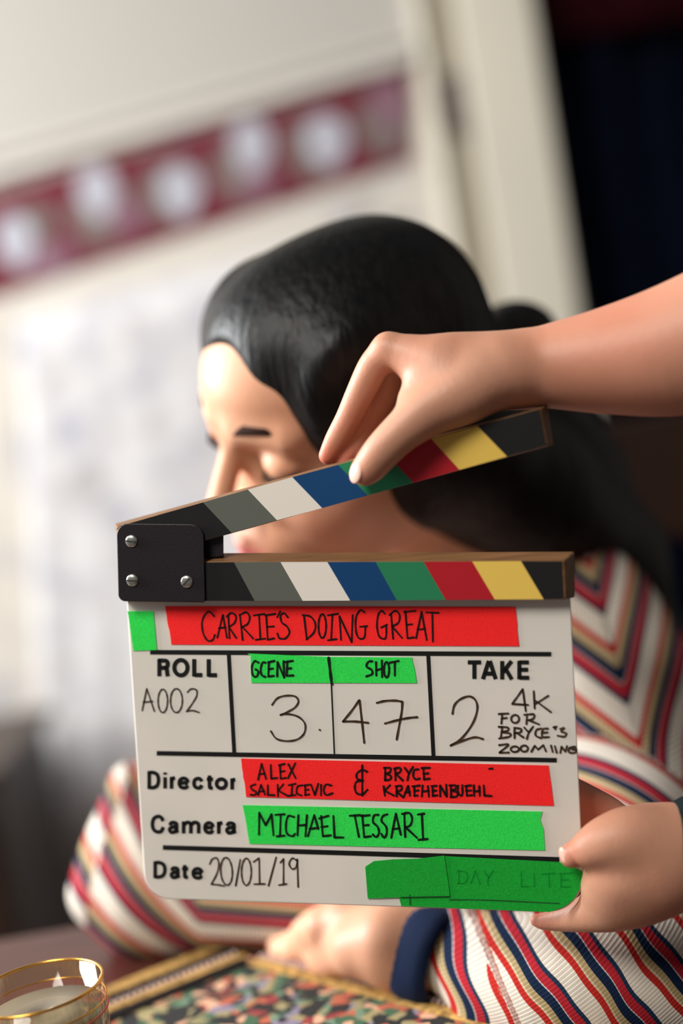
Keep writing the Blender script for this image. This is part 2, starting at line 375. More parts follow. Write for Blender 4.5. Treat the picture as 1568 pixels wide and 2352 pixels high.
# patterned border strip with pale pots
bd = MB()
fr0 = lambda x: 437-.2985*x
fr1 = lambda x: 678-.327*x
wall_poly(bd, [(-700, fr0(-700)), (-700, fr1(-700)), (944, fr1(944)), (944, fr0(944)), ], .0045, .006, 0)
def blob(mb, cx, cy, rx, ry, mi, off=.0065, ang=-.15):
    n = 26; a = []; 
    for i in range(n):
        w = 2*math.pi*i/n; x = rx*math.cos(w)*(1-.18*math.sin(w)); y = ry*math.sin(w)
        a.append((cx+x*math.cos(ang)-y*math.sin(ang), cy+x*math.sin(ang)+y*math.cos(ang)))
    wall_poly(mb, a, off-.001, off+.0012, mi)
for i in range(-3, 7):
    x = -20 + i*165; c = (fr0(x)+fr1(x))/2
    blob(bd, x+75, c+10-.31*75, 62, 70, 2)
    blob(bd, x+110, c-.31*110-22, 34, 40, 2, .0072)
for x, y, a, b_, mm in [(34, 555, 42, 62, 1), (223, 440, 44, 60, 1), (414, 441, 46, 60, 1), (577, 335, 44, 62, 1), (750, 325, 48, 62, 1), (895, 238, 40, 60, 3), (590, 420, 40, 40, 3), (290, 500, 40, 36, 3), (110, 600, 60, 40, 3), (-150, 600, 44, 60, 1), (-320, 590, 44, 60, 1)]:
    blob(bd, x, y, a, b_, mm, .008 if mm == 1 else .0076)
o = bd.build('wallpaper_border', [mat('border maroon', srgb(104, 38, 50), .8, .15, var=.15, scale=12), mat('border pale pot', srgb(168, 167, 175), .8, .15), mat('border grey leaf', srgb(118, 104, 100), .8, .15, var=.2, scale=20), mat('border mauve', srgb(124, 92, 104), .8, .15)], origin=WL(450, 420))
tag(o, 'maroon patterned border strip with pale round pots, running along the wall above the woman', 'wallpaper border')
# pale lace cloth panel on the wall
lp = MB(); pts = [(48, 735), (130, 2500), (905, 2500), (905, 500)]
lp2 = [WL(x, y, .004) for x, y in pts]; n = 40; V = []
for i in range(n+1):
    t = i/n
    for j in range(21):
        s_ = j/20; a = lp2[0]*(1-t)+lp2[3]*t; b_ = lp2[1]*(1-t)+lp2[2]*t; p = a*(1-s_)+b_*s_
        p = p.copy(); p[1] -= .008+.006*math.sin(i*1.1)*s_; V.append(p)
Fq = [(i*21+j, i*21+j+1, (i+1)*21+j+1, (i+1)*21+j) for i in range(n) for j in range(20)]
o = obj('lace_hanging', V, Fq, lace, origin=WL(450, 1000), smooth=True)
sd = o.modifiers.new('thick', 'SOLIDIFY'); sd.thickness = .003; sd.offset = 1
tag(o, 'white floral lace cloth hanging flat on the wall under the maroon border, behind the woman', 'wall hanging')
# dark navy curtain with a maroon top band, in the opening at the right
V = []; cols_ = 90; rows = 6; zs = [.02, .5, 1.0, 1.5, 2.0, 2.75]
x0, x1 = xe-.05, xe+1.25
for j, z in enumerate(zs):
    for i in range(cols_+1):
        t = i/cols_; V.append((x0+(x1-x0)*t, WY+.28+.035*math.sin(t*60)+.012*math.sin(t*23+1)+.004*j, z))
Fq = [(j*(cols_+1)+i, j*(cols_+1)+i+1, (j+1)*(cols_+1)+i+1, (j+1)*(cols_+1)+i) for j in range(rows-1) for i in range(cols_)]
cu = obj('curtain', V, Fq, navy_cloth, origin=(x0, WY+.28, 0), smooth=True); sd = cu.modifiers.new('thick', 'SOLIDIFY'); sd.thickness = .006
tag(cu, 'long dark navy curtain hanging in the doorway at the upper right', 'curtain')
pz = hit(1260, 95, np.array([0, WY+.2, 0]), np.array([0, 1.0, 0]))[2]
V = []
for j, z in enumerate((pz, pz+.15, 2.8)):
    for i in range(cols_+1):
        t = i/cols_; V.append((x0+(x1-x0)*t, WY+.2+.012*math.sin(t*44), z))
Fq = [(j*(cols_+1)+i, j*(cols_+1)+i+1, (j+1)*(cols_+1)+i+1, (j+1)*(cols_+1)+i) for j in range(2) for i in range(cols_)]
pe = obj('top_band', V, Fq, maroon_cloth, parent=cu, smooth=True); sd = pe.modifiers.new('thick', 'SOLIDIFY'); sd.thickness = .006

# dark cabinet, far left
c0 = P(10, 1990, 2.3); cx = c0[0]
ct = P(0, 1800, 2.3)[2]
cb = empty('cabinet', (cx-.3, 2.3, 0), 'dark wooden cabinet against the wall at the far left, above the glass', 'cabinet')
m = MB(); m.box((cx-.62, 2.28, .06), (cx, 2.7, ct)); bevel(m.build('body', mat('cabinet wood', srgb(64, 54, 50), .5, .4, var=.3, scale=6, stretch=(1, 1, .2)), cb), .006)
m = MB(); m.box((cx-.64, 2.25, ct), (cx+.02, 2.72, ct+.025)); bevel(m.build('cabinet_top', chair_wood, cb), .005)
for i in (0, 1):
    m = MB(); m.box((cx-.60+.3*i, 2.262, .12), (cx-.32+.3*i, 2.279, ct-.04)); d = bevel(m.build('door', chair_wood, cb), .003)
    m = MB(); hx = cx-.34+.06*i; m.tube([(hx, 2.262, .55), (hx, 2.24, .55)], [.006, .012]); m.build('knob', screw_m, d)

# ================================================================== TABLE
tb = empty('table', (-.15, .85, 0), 'dark reddish-brown polished wooden table the woman rests her arms on', 'table')
ty1 = T(100, 2138)[1]
m = MB(); m.box((-.95, .25, TZ-.03), (.62, ty1, TZ)); bevel(m.build('tabletop', table_wood, tb), .006, 3)
m = MB()
for a, b_ in (((-.88, .33, TZ-.11), (.55, .35, TZ-.03)), ((-.88, ty1-.1, TZ-.11), (.55, ty1-.08, TZ-.03)), ((-.88, .33, TZ-.11), (-.86, ty1-.08, TZ-.03)), ((.53, .33, TZ-.11), (.55, ty1-.08, TZ-.03))): m.box(a, b_)
m.build('apron', table_wood, tb)
for x in (-.85, .5):
    for y in (.36, ty1-.13):
        m = MB(); m.hexa([(x, y, 0), (x+.035, y, 0), (x+.035, y+.035, 0), (x, y+.035, 0)], [(x-.01, y-.01, TZ-.03), (x+.045, y-.01, TZ-.03), (x+.045, y+.045, TZ-.03), (x-.01, y+.045, TZ-.03)]); bevel(m.build('leg', table_wood, tb), .004)

# tapestry mat
mt = empty('tapestry_mat', T(640, 2330), 'floral tapestry mat with gold braided borders lying on the table under her hand', 'mat')
c = T(592, 2212); e1 = T(1015, 2322)-c; e1 /= np.linalg.norm(e1); 
e2 = T(235, 2360)-T(592, 2212); e2 = e2-e1*np.dot(e1, e2)*0.0; e2 /= np.linalg.norm(e2)
E1, E2 = e1*.34, e2*.34
c2 = c - e1*.055
m = MB(); a = [c2, c2+E1+e1*.055, c2+E1+e1*.055+E2, c2+E2]; z = np.array([0, 0, 1.0])
m.hexa([p+z*.0005 for p in a], [p+z*.003 for p in a]); m.build('cloth', floral, mt)
def strip(name, s0, s1, t0, t1, mm, h0=.003, h1=.005):
    # s along e1 from c, t along e2
    q = [c+e1*s0+e2*t0, c+e1*s1+e2*t0, c+e1*s1+e2*t1, c+e1*s0+e2*t1]
    mb = MB(); mb.hexa([p+z*h0 for p in q], [p+z*h1 for p in q]); return bevel(mb.build(name, mm, mt), .0008)
strip('gold_border', -.055, -.040, 0, .34, gold_cloth)
strip('black_band', -.040, -.022, 0, .34, black_cloth)
strip('gold_border', -.022, -.010, 0, .34, gold_cloth)
strip('black_band', -.010, .004, .006, .34, black_cloth)
strip('gold_border', .004, .34, 0, .012, gold_cloth)
m = MB()
for i in range(64):
    s_ = .004+i*.0052; q = c+e1*s_-e2*.0015
    m.tube([q+z*.001+e2*.004, q+z*.0062+e2*.001, q+z*.0058-e2*.004, q+z*.001-e2*.006], .0011, 6)
ob = m.build('fringe', pink_thread, mt, smooth=True); ob['kind'] = 'stuff'
m = MB()
for i in range(60):
    s_ = .004+i*.0052; q = c-e1*.024+e2*s_
    m.tube([q+z*.003, q+z*.0065+e1*.003, q+z*.003+e1*.006], .0010, 6)
ob = m.build('fringe', pink_thread, mt, smooth=True); ob['kind'] = 'stuff'

# glass with gold rim
gr = .0405
gc = P(86, 2268, .865); gh = gc[2]-TZ
glass_k = NT('amber tinted glass'); g = glass_k.b
_tr = glass_k.n('ShaderNodeBsdfTransparent'); _tr.inputs[0].default_value = (.90, .86, .76, 1); _gs = glass_k.n('ShaderNodeBsdfGlossy'); _gs.inputs['Roughness'].default_value = .04
_lw = glass_k.n('ShaderNodeLayerWeight'); _lw.inputs[0].default_value = .12; _mx = glass_k.n('ShaderNodeMixShader'); glass_k.l(_lw.outputs['Facing'], _mx.inputs[0]); glass_k.l(_tr.outputs[0], _mx.inputs[1]); glass_k.l(_gs.outputs[0], _mx.inputs[2])
glass_k.l(_mx.outputs[0], glass_k.t.nodes['Material Output'].inputs[0])
g.inputs['Base Color'].default_value = (.97, .93, .84, 1); g.inputs['Transmission Weight'].default_value = 1; g.inputs['Roughness'].default_value = .02; g.inputs['IOR'].default_value = 1.16
gl = empty('drinking_glass', (gc[0], gc[1], TZ+.003), 'clear tumbler with a gold rim and pale drink, standing at the lower left corner', 'glass')
m = MB(); m.lathe((gc[0], gc[1], TZ), [(0.0005, .0035), (gr*.86, .0035), (gr*.9, .006), (gr, gh), (gr-.0016, gh), (gr*.9-.002, .012), (gr*.8, .009), (0.0005, .009)], 72)
m.build('bowl', glass_k.m, gl, smooth=True)
def ringmb(rad, z_, t): 
    mb = MB(); mb.lathe((gc[0], gc[1], z_), [(rad+t*math.cos(w), t*math.sin(w)) for w in [2*math.pi*i/10 for i in range(10)]], 72); return mb
ringmb(gr-.0008, TZ+gh, .0010).build('gold_rim', gold_m, gl, smooth=True)
ringmb(gr-.0006, TZ+gh-.012, .0005).build('gold_line', gold_m, gl, smooth=True)
ringmb(gr*.985+.0001, TZ+gh-.018, .0005).build('red_line', mat('red enamel line', srgb(190, 60, 50), .5), gl, smooth=True)
lq = NT('pale drink'); lq.b.inputs['Base Color'].default_value = (.27, .23, .18, 1); lq.b.inputs['Transmission Weight'].default_value = .15; lq.b.inputs['Roughness'].default_value = .15; lq.b.inputs['IOR'].default_value = 1.33
m = MB(); m.lathe((gc[0], gc[1], TZ), [(0.0005, .0095), (gr*.87, .0125), (gr*.985-.0025, gh-.016), (0.0005, gh-.016)], 64); m.build('drink', lq.m, gl, smooth=True)

# ================================================================== CLAPPERBOARD
cl = empty('clapperboard', tuple(BC), 'white film clapperboard with colour-striped sticks and red and green tape, held in the middle', 'clapperboard')
def bquad(mb, pts, o0, o1, mi=0, top=None): mb.hexa([B(x, y, o0) for x, y in pts], [B(x, y, o1) for x, y in (top or pts)], mi)
def rounded(corners, rads, seg=10):
    out = []; n = len(corners)
    for i, (p, r_) in enumerate(zip(corners, rads)):
        p = np.array(p, float); a = np.array(corners[i-1], float)-p; b_ = np.array(corners[(i+1) % n], float)-p
        a /= np.linalg.norm(a); b_ /= np.linalg.norm(b_)
        if r_ == 0: out.append(tuple(p)); continue
        for k in range(seg+1):
            t = k/seg; q0 = p+a*r_; q1 = p+b_*r_; c_ = p+(a+b_)*r_
            d = (q0-c_)*math.cos(t*math.pi/2)+(q1-c_)*math.sin(t*math.pi/2); out.append(tuple(c_+d))
    return out
m = MB(); bquad(m, rounded([(289, 1340), (334.5, 2063), (1343, 2097), (1308, 1340)], [4, 55, 88, 4], 14), -.0045, 0)
panel = bevel(m.build('board_panel', slate_white, cl), .0007)
# ruled lines and printed words
m = MB()
def rule(p, q, w, off=.00025, mb=None):
    p = np.array(p, float); q = np.array(q, float); t = (q-p)/np.linalg.norm(q-p); n_ = np.array([-t[1], t[0]])*w/2
    bquad(mb or m, [p+n_, q+n_, q-n_, p-n_], .00005, off)
rule((344.5, 1498), (1265.5, 1502.5), 10.5); rule((359.5, 1730), (1278, 1746), 10.5); rule((373.5, 1946.5), (1284, 1974), 11)
rule((525, 1504), (537.5, 1728), 9); rule((983, 1506), (995, 1737), 9); rule((760.5, 1570), (767.5, 1733), 3.2)
CA = lambda p: (270+p[0]*.35077, 1360+p[1]*.35077)
CB = lambda p: (800+p[0]*.35077, 1360+p[1]*.35077)
CC = lambda p: (290+p[0]*.35077, 1720+p[1]*.35077)
CD = lambda p: (800+p[0]*.35077, 1720+p[1]*.35077)
def flatpen(mb, st, w, off=.0004):
    pts = catmull(st, 5) if len(st) > 2 else [np.array(p, float) for p in st]; n_ = len(pts); closed = np.allclose(st[0], st[-1]); VV = []
    for i, p in enumerate(pts):
        a = pts[i-1] if i else (pts[-2] if closed else p); b_ = pts[i+1] if i < n_-1 else (pts[1] if closed else p)
        t = (b_-a)/np.linalg.norm(b_-a); nn = np.array([-t[1], t[0]])*w/2; VV += [B(*(p+nn), off), B(*(p-nn), off)]
    mb.add(VV, [(2*i, 2*i+1, 2*i+3, 2*i+2) for i in range(n_-1)])
ov = [(.5+.5*math.cos(w), .5+.5*math.sin(w)) for w in [2*math.pi*i/16 for i in range(17)]]
arc_c = [(.97, .70), (.80, .93), (.5, 1), (.13, .86), (0, .5), (.13, .14), (.5, 0), (.82, .07), (.99, .32)]
GL = {'R': [[(0, -.1), (0, 1.1)], [(-.12, 1), (.55, 1)], [(.55, 1), (.85, .95), (.96, .75), (.85, .55), (.55, .49)], [(0, .49), (.56, .49)], [(.6, .5), (.84, .38), (.9, .1), (.98, -.1)]],
 'O': [ov], 'L': [[(0, -.1), (0, 1.1)], [(0, 0), (1.1, 0)]], 'T': [[(-.12, 1), (1.12, 1)], [(.5, -.1), (.5, 1)]], 'A': [[(-.03, -.1), (.46, 1.1)], [(.54, 1.1), (1.03, -.1)], [(.15, .26), (.85, .26)]],
 'K': [[(0, -.1), (0, 1.1)], [(.98, 1.1), (.05, .35)], [(.32, .62), (1.0, -.1)]], 'E': [[(0, -.1), (0, 1.1)], [(0, 1), (1.06, 1)], [(0, .52), (.98, .52)], [(0, 0), (1.1, 0)]],
 'D': [[(0, -.1), (0, 1.1)], [(0, 1), (.45, 1), (.85, .86), (1, .5), (.85, .14), (.45, 0), (0, 0)]], 'C': [arc_c], 'c': [arc_c], 'o': [ov],
 'e': [[(.03, .52), (1.02, .52)], [(1, .56), (.88, .85), (.5, 1), (.12, .84), (0, .48), (.14, .12), (.5, 0), (.82, .06), (.97, .26)]],
 'i': [[(.5, -.12), (.5, 1.08)], [(.5, 1.34), (.5, 1.58)]], 'r': [[(0, -.12), (0, 1.12)], [(0, .6), (.3, .93), (1, 1.0)]],
 't': [[(.35, 1.42), (.35, .3), (.5, .03), (1.3, 0)], [(-.46, .98), (1.35, .98)]],
 'm': [[(0, -.12), (0, 1.12)], [(0, .7), (.18, .98), (.38, .98), (.48, .75), (.48, -.12)], [(.48, .7), (.66, .98), (.88, .98), (1, .75), (1, -.12)]],
 'a': [[(.04, .70), (.2, .95), (.5, 1), (.82, .92), (.88, .68), (.88, .2), (1.02, -.06)], [(.88, .60), (.5, .54), (.1, .42), (.02, .2), (.2, .0), (.5, .0), (.8, .15), (.88, .4)]]}
def word(mb, fr, w, letters, ax=1.0):
    for ch, x0, x1, yb, yt in letters:            # outline boxes, crop units; centre lines are inset by half the pen
        h = w/2; 
        for st in GL[ch]: flatpen(mb, [fr((x0+h+(x1-x0-2*h)*u, yb-h-(yb-yt-2*h)*v)) for u, v in st], w*.35077)
word(m, CA, 27, [('R', 259, 343, 555, 434), ('O', 357, 470, 558, 431), ('L', 487, 562, 556, 434), ('L', 582, 658, 557, 435)])
word(m, CB, 27, [('T', 775, 872, 572, 446), ('A', 868, 974, 573, 446), ('K', 992, 1082, 575, 447), ('E', 1104, 1190, 574, 446)])
word(m, CC, 24, [('D', 137, 222, 265, 143), ('i', 243, 263, 264, 178), ('r', 283, 330, 265, 178), ('e', 334, 414, 267, 180), ('c', 430, 506, 268, 182), ('t', 524, 570, 268, 186), ('o', 578, 664, 270, 186), ('r', 680, 724, 271, 188)])
word(m, CC, 24, [('C', 158, 254, 556, 430), ('a', 270, 346, 557, 470), ('m', 362, 484, 558, 470), ('e', 502, 578, 560, 472), ('r', 592, 640, 560, 472), ('a', 645, 722, 561, 474)])
word(m, CC, 24, [('D', 176, 264, 850, 733), ('a', 282, 354, 853, 768), ('t', 362, 408, 853, 772), ('e', 425, 505, 857, 772)])
pr = m.build('printed_form', ink_print, panel)

def oval(cx_, cy_, rx, ry, tilt=0): 
    return [(cx_+rx*math.cos(w)+tilt*ry*math.sin(w), cy_+ry*math.sin(w)) for w in [2*math.pi*i/12-1.3 for i in range(13)]]
def pen(mb, strokes, fr, w, off, sharp=False):
    for st in strokes:
        st = [fr(p) for p in st]
        pts = [np.array(p, float) for p in st] if len(st) < 3 else catmull(st)
        if len(pts) == 2: pts = [pts[0]+(pts[1]-pts[0])*k/4 for k in range(5)]
        pts = [p for i, p in enumerate(pts) if i == 0 or np.linalg.norm(p-pts[i-1]) > .15]
        n_ = len(pts); V = []; 
        for i, p in enumerate(pts):
            t = pts[min(i+1, n_-1)]-pts[max(i-1, 0)]; L = np.linalg.norm(t)
            t = t/L if L > 1e-6 else np.array([1.0, 0]); nn = np.array([-t[1], t[0]]); ww = w*.5*(1+.12*math.sin(i*.9+st[0][0]))
            if i == 0: t0 = t
            V.append((p+nn*ww, p-nn*ww)); tl = t
        loop = [v[0] for v in V]
        k_ = [pts[-1]+w*.5*(math.cos(a)*tl+math.sin(a)*np.array([-tl[1], tl[0]])) for a in (math.pi/3, 0, -math.pi/3)]
        k0 = [pts[0]-w*.5*(math.cos(a)*t0+math.sin(a)*np.array([-t0[1], t0[0]])) for a in (math.pi/3, 0, -math.pi/3)]
        VV = []; 
        for v in V: VV += [B(v[0][0], v[0][1], off), B(v[1][0], v[1][1], off)]
        Fs = [(2*i, 2*i+1, 2*i+3, 2*i+2) for i in range(n_-1)]
        b0 = len(VV); VV += [B(q[0], q[1], off) for q in k_]; Fs.append((2*n_-2, 2*n_-1, b0+2, b0+1, b0))
        b1 = len(VV); VV += [B(q[0], q[1], off) for q in k0]; Fs.append((1, 0, b1+2, b1+1, b1)) 
        mb.add(VV, Fs)
def tape(name_label, pts, mm, off=.0005, bend=None):
    mb = MB(); bquad(mb, pts, off-.0004, off); o_ = mb.build('tape_strip', mm, cl); o_['label'] = name_label; return o_
def torn(p, q, n_, amp):
    p = np.array(p, float); q = np.array(q, float); return [tuple(p+(q-p)*i/n_+np.array([random.uniform(-amp, amp), 0])*(0 < i < n_)) for i in range(n_+1)]
t1 = tape('red tape with the film title', torn((379.5, 1392), (393, 1480.5), 9, 1.2)+[(1192, 1484.5)]+torn((1192, 1484), (1183, 1393.5), 9, .8)[1:], tape_red)
t2 = tape('small green tape on the left edge', [(293, 1404), (306, 1495), (360, 1493), (352, 1404)], tape_green, .0006)
t3 = tape('green tape with scene and shot', [(568, 1501), (575, 1506), (577, 1568.5)]+torn((957, 1569), (946, 1510), 6, 1)+[(760, 1509)], tape_green)
t4 = tape('red tape with the directors', torn((553, 1742), (565, 1830.5), 8, 1)+[(1271.5, 1851)]+torn((1271.5, 1851), (1259, 1758), 5, .5)[1:], tape_red)
t5 = tape('green tape with the camera name', [(556.5, 1849), (563, 1880), (572.5, 1938), (1251, 1953.5), (1248, 1905), (1240, 1882), (1245, 1864)], tape_green)
t6 = tape('lower green tape strip', [(1016, 1966), (1024, 2010), (916, 2061), (921, 2081), (1262, 2095), (1295, 2083), (1316, 2067), (1330, 2043), (1338, 2020), (1339, 2003), (1310, 1987), (1284, 1980)], tape_green_d, .0006)
t7 = tape('short folded green tape end', [(838.5, 1991), (844, 2064), (915, 2061.5), (1033, 2059), (1028, 2020), (1020, 1965), (960, 1972), (900, 1974), (858, 1978)], tape_green_d, .0011)
m = MB()   # title
pen(m, [[(632,158),(600,128),(570,150),(552,200),(560,270),(590,318),(622,312),(636,280)], [(652,298),(686,160),(690,150)], [(690,150),(702,225),(716,300)], [(662,236),(706,230)],
 [(724,150),(732,302)], [(712,160),(745,136),(774,158),(765,200),(728,228)], [(728,228),(776,300)], [(800,150),(818,314)], [(797,150),(840,132),(864,162),(852,205),(815,228)], [(815,226),(886,303)],
 [(890,152),(960,143)], [(925,150),(934,308)], [(903,312),(966,304)], [(972,150),(982,312)], [(965,152),(1032,142)], [(978,228),(1022,224)], [(982,312),(1024,302)], [(1064,126),(1044,164)],
 [(1114,165),(1090,138),(1066,155),(1074,198),(1108,225),(1124,265),(1098,302),(1060,302),(1045,270)],
 [(1220,160),(1238,310)], [(1210,150),(1262,160),(1293,205),(1285,262),(1236,310)], oval(1339, 222, 25, 78), [(1375,152),(1442,141)], [(1405,148),(1397,310)], [(1376,315),(1432,307)],
 [(1462,312),(1452,158)], [(1452,158),(1531,328)], [(1531,328),(1538,150)]], CA, 4.2, .0008)
pen(m, [[(105,132),(78,118),(50,160),(46,230),(60,292),(88,306),(106,288),(110,226)], [(76,226),(122,222)],
 [(238,142),(216,122),(194,150),(186,222),(200,288),(230,306),(246,288),(247,216)], [(214,232),(252,212)], [(278,142),(292,306)], [(268,150),(305,122),(334,150),(326,200),(284,224)], [(284,222),(350,300)],
 [(372,125),(386,302)], [(362,130),(438,122)], [(378,214),(416,210)], [(386,302),(430,296)], [(442,302),(478,128)], [(478,128),(512,314)], [(450,246),(496,240)], [(508,132),(590,136)], [(548,132),(552,324)]], CB, 4.2, .0008)
m.build('handwriting', ink_tape, t1)
m = MB()
pen(m, [[(922,462),(898,452),(880,480),(880,530),(892,552),(912,550),(920,520),(902,505)], [(968,462),(948,462),(936,505),(942,542),(968,556)], [(990,458),(986,552)], [(984,460),(1026,450)], [(988,505),(1016,500)], [(986,552),(1022,548)],
 [(1044,552),(1046,458)], [(1046,458),(1090,560)], [(1090,560),(1086,452)], [(1110,455),(1106,548)], [(1092,458),(1146,450)], [(1108,502),(1136,498)], [(1106,548),(1150,545)]], CA, 5, .0008)
m.build('handwriting', ink_gtape, t3); m = MB()

pen(m, [[(155,452),(128,458),(118,488),(150,508),(154,536),(116,552)], [(180,458),(182,546)], [(218,448),(220,556)], [(180,512),(222,500)], oval(249, 508, 17, 50), [(270,462),(328,450)], [(303,456),(303,546)]], CB, 5, .0008)
m.build('handwriting', ink_gtape, t3); m = MB()

pen(m, [[(1381,430),(1391,520),(1401,600)]], CA, 6.5, .0008)
m.build('handwriting', ink_gtape, t3)
m = MB()   # the form's handwriting
pen(m, [[(160,775),(190,632)], [(190,632),(240,780)], [(166,722),(228,714)], oval(295, 712, 31, 76), oval(384, 710, 39, 78), [(456,655),(480,634),(514,640),(516,680),(482,738),(450,782)], [(450,780),(490,775),(532,787)]], CA, 3.4, .0005)
m.build('handwriting', ink_pen, panel); m = MB()

pen(m, [[(1010,738),(1045,695),(1100,678),(1160,682),(1183,715),(1160,755),(1110,785),(1065,805)], [(1065,803),(1115,798),(1180,815),(1225,860),(1222,920),(1180,962),(1110,975),(1040,960),(1002,910)], [(1320,901),(1325,903)]], CA, 4.2, .0005)
m.build('handwriting', ink_pen, panel); m = MB()

pen(m, [[(824,1609),(806,1634),(787,1657)], [(787,1657),(815,1657),(845,1660)], [(825,1608),(831,1660),(836,1706)]], lambda p: p, 4.8, .0005)
pen(m, [[(185,725),(240,712),(310,710),(352,718)], [(352,718),(348,780),(332,870),(315,965)], [(238,860),(320,838),(390,824),(450,818)]], CB, 4.8, .0005)
m.build('handwriting', ink_pen, panel); m = MB()
pen(m, [[(680,797),(692,742),(730,702),(790,682),(832,710),(842,770),(812,860),(742,955),(668,1005)], [(668,1005),(760,968),(830,950),(880,962)]], CB, 4.8, .0005)
m.build('handwriting', ink_pen, panel); m = MB()

pen(m, [[(1140,635),(1104,686),(1070,732)], [(1070,732),(1175,738)], [(1140,635),(1160,780)], [(1212,648),(1218,762)], [(1308,678),(1218,735)], [(1225,712),(1325,786)]], CB, 4.4, .0005)
pen(m, [[(1006,798),(1000,860)], [(982,798),(1046,794)], [(1000,828),(1035,823)], oval(1090, 830, 26, 26), [(1168,800),(1164,864)], [(1150,803),(1212,800),(1208,828),(1166,840)], [(1180,838),(1247,866)],
 [(1006,885),(996,955)], [(982,882),(1040,886),(1042,906),(1000,916)], [(1000,916),(1056,926),(1052,946),(985,958)], [(1086,890),(1086,956)], [(1084,888),(1130,896),(1122,918),(1088,922)], [(1100,922),(1146,952)], [(1150,886),(1180,920)], [(1208,880),(1180,920),(1166,962)],
 [(1262,892),(1228,904),(1226,940),(1262,956)], [(1305,893),(1272,898),(1268,946),(1312,948)], [(1266,922),(1302,918)], [(1340,885),(1362,880)], [(1356,882),(1352,898)], [(1385,896),(1412,890),(1392,912),(1424,925),(1412,946),(1368,940)],
 [(985,1002),(1046,998),(988,1050)], [(988,1052),(1050,1050)], oval(1088, 1028, 27, 18), oval(1150, 1024, 24, 20), [(1196,1045),(1218,1006)], [(1218,1006),(1240,1030)], [(1240,1030),(1275,1002)], [(1275,1002),(1292,1042)], [(1325,1004),(1336,1046)], [(1350,1008),(1362,1052)],
 [(1385,1052),(1394,1012)], [(1394,1012),(1418,1044)], [(1418,1044),(1430,1008)], [(1484,1012),(1450,1018),(1440,1046),(1478,1052),(1492,1030),(1462,1030)]], CB, 4.6, .0005)
m.build('handwriting', ink_pen, panel); m = MB()

pen(m, [[(545,755),(562,722),(592,716),(605,760),(590,822),(555,886)], [(555,886),(600,890),(640,898)], oval(655, 802, 38, 90, .05), [(745,725),(715,896)], oval(785, 805, 32, 88), [(832,740),(868,715)], [(868,715),(872,885)], [(836,886),(906,884)],
 [(980,710),(930,896)], [(1008,745),(1028,720)], [(1028,720),(1028,890)], [(998,892),(1048,884)], [(1115,732),(1086,716),(1065,752),(1084,786),(1110,775),(1120,732)], [(1118,722),(1124,905)]], CC, 3.8, .0005)
m.build('handwriting', ink_pen, panel)
m = MB()   # directors
pen(m, [[(862,202),(885,98)], [(885,98),(914,196)], [(868,168),(906,160)], [(945,105),(948,195)], [(948,195),(988,190)], [(1005,105),(1010,195)], [(998,108),(1036,98)], [(1005,150),(1036,145)], [(1010,195),(1044,190)], [(1060,100),(1108,192)], [(1106,94),(1058,192)],
 [(845,232),(815,245),(825,268),(850,282),(840,302),(812,300)], [(862,302),(880,236)], [(880,236),(908,300)], [(868,280),(902,275)], [(926,238),(926,302)], [(926,302),(970,303)], [(990,235),(992,310)], [(1028,232),(992,274)], [(992,272),(1052,306)],
 [(1062,238),(1108,228)], [(1085,234),(1082,306)], [(1058,308),(1106,302)], [(1152,238),(1120,248),(1116,290),(1146,306)], [(1170,238),(1171,302)], [(1164,240),(1198,234)], [(1170,270),(1192,267)], [(1170,303),(1197,298)], [(1208,234),(1234,302)], [(1234,302),(1256,228)], [(1274,234),(1274,304)], [(1342,240),(1306,234),(1292,270),(1308,302),(1350,290)]], CC, 4.6, .0008)
m.build('handwriting', ink_tape, t4); m = MB()

pen(m, [[(90,108),(90,306)], [(122,150),(92,138),(56,160),(56,195),(88,208)], [(95,208),(52,216),(41,255),(54,290),(90,298),(124,268)]], CD, 5.0, .0008)
m.build('handwriting', ink_tape, t4); m = MB()
pen(m, [ [(240,124),(240,206)], [(232,125),(272,126),(272,152),(244,162)], [(244,162),(276,176),(272,200),(238,206)], [(305,128),(308,206)], [(298,130),(334,124),(340,148),(310,165)], [(312,165),(356,208)], [(368,124),(396,162)], [(422,118),(396,162),(386,206)], [(458,134),(430,140),(424,180),(442,200),(466,194)],
 [(490,128),(495,202)], [(478,126),(532,124)], [(490,165),(522,160)], [(495,200),(532,195)],
 [(230,245),(238,306)], [(272,238),(235,275)], [(235,273),(297,306)], [(315,245),(315,312)], [(308,245),(345,243),(345,268),(315,280)], [(316,280),(358,318)], [(362,312),(390,243)], [(390,243),(402,306)], [(370,286),(402,282)], [(430,245),(432,306)], [(418,246),(466,240)], [(430,276),(458,272)], [(430,308),(452,305)],
 [(485,240),(480,312)], [(520,244),(526,312)], [(482,279),(525,275)], [(550,244),(552,306)], [(543,244),(577,242)], [(550,276),(575,273)], [(550,308),(582,304)], [(600,312),(600,240)], [(600,240),(642,312)], [(642,312),(640,234)], [(670,240),(672,312)], [(660,240),(700,240),(700,262),(674,272)], [(674,272),(713,286),(706,312),(668,316)],
 [(716,240),(716,285),(735,306),(746,290),(745,238)], [(770,244),(775,306)], [(763,244),(802,239)], [(770,276),(802,272)], [(775,307),(808,303)], [(820,238),(822,307)], [(856,244),(859,307)], [(820,279),(858,275)], [(885,240),(890,306)], [(890,306),(936,309)], [(920,131),(942,129)]], CD, 5.0, .0008)
m.build('handwriting', ink_tape, t4)
m = MB()
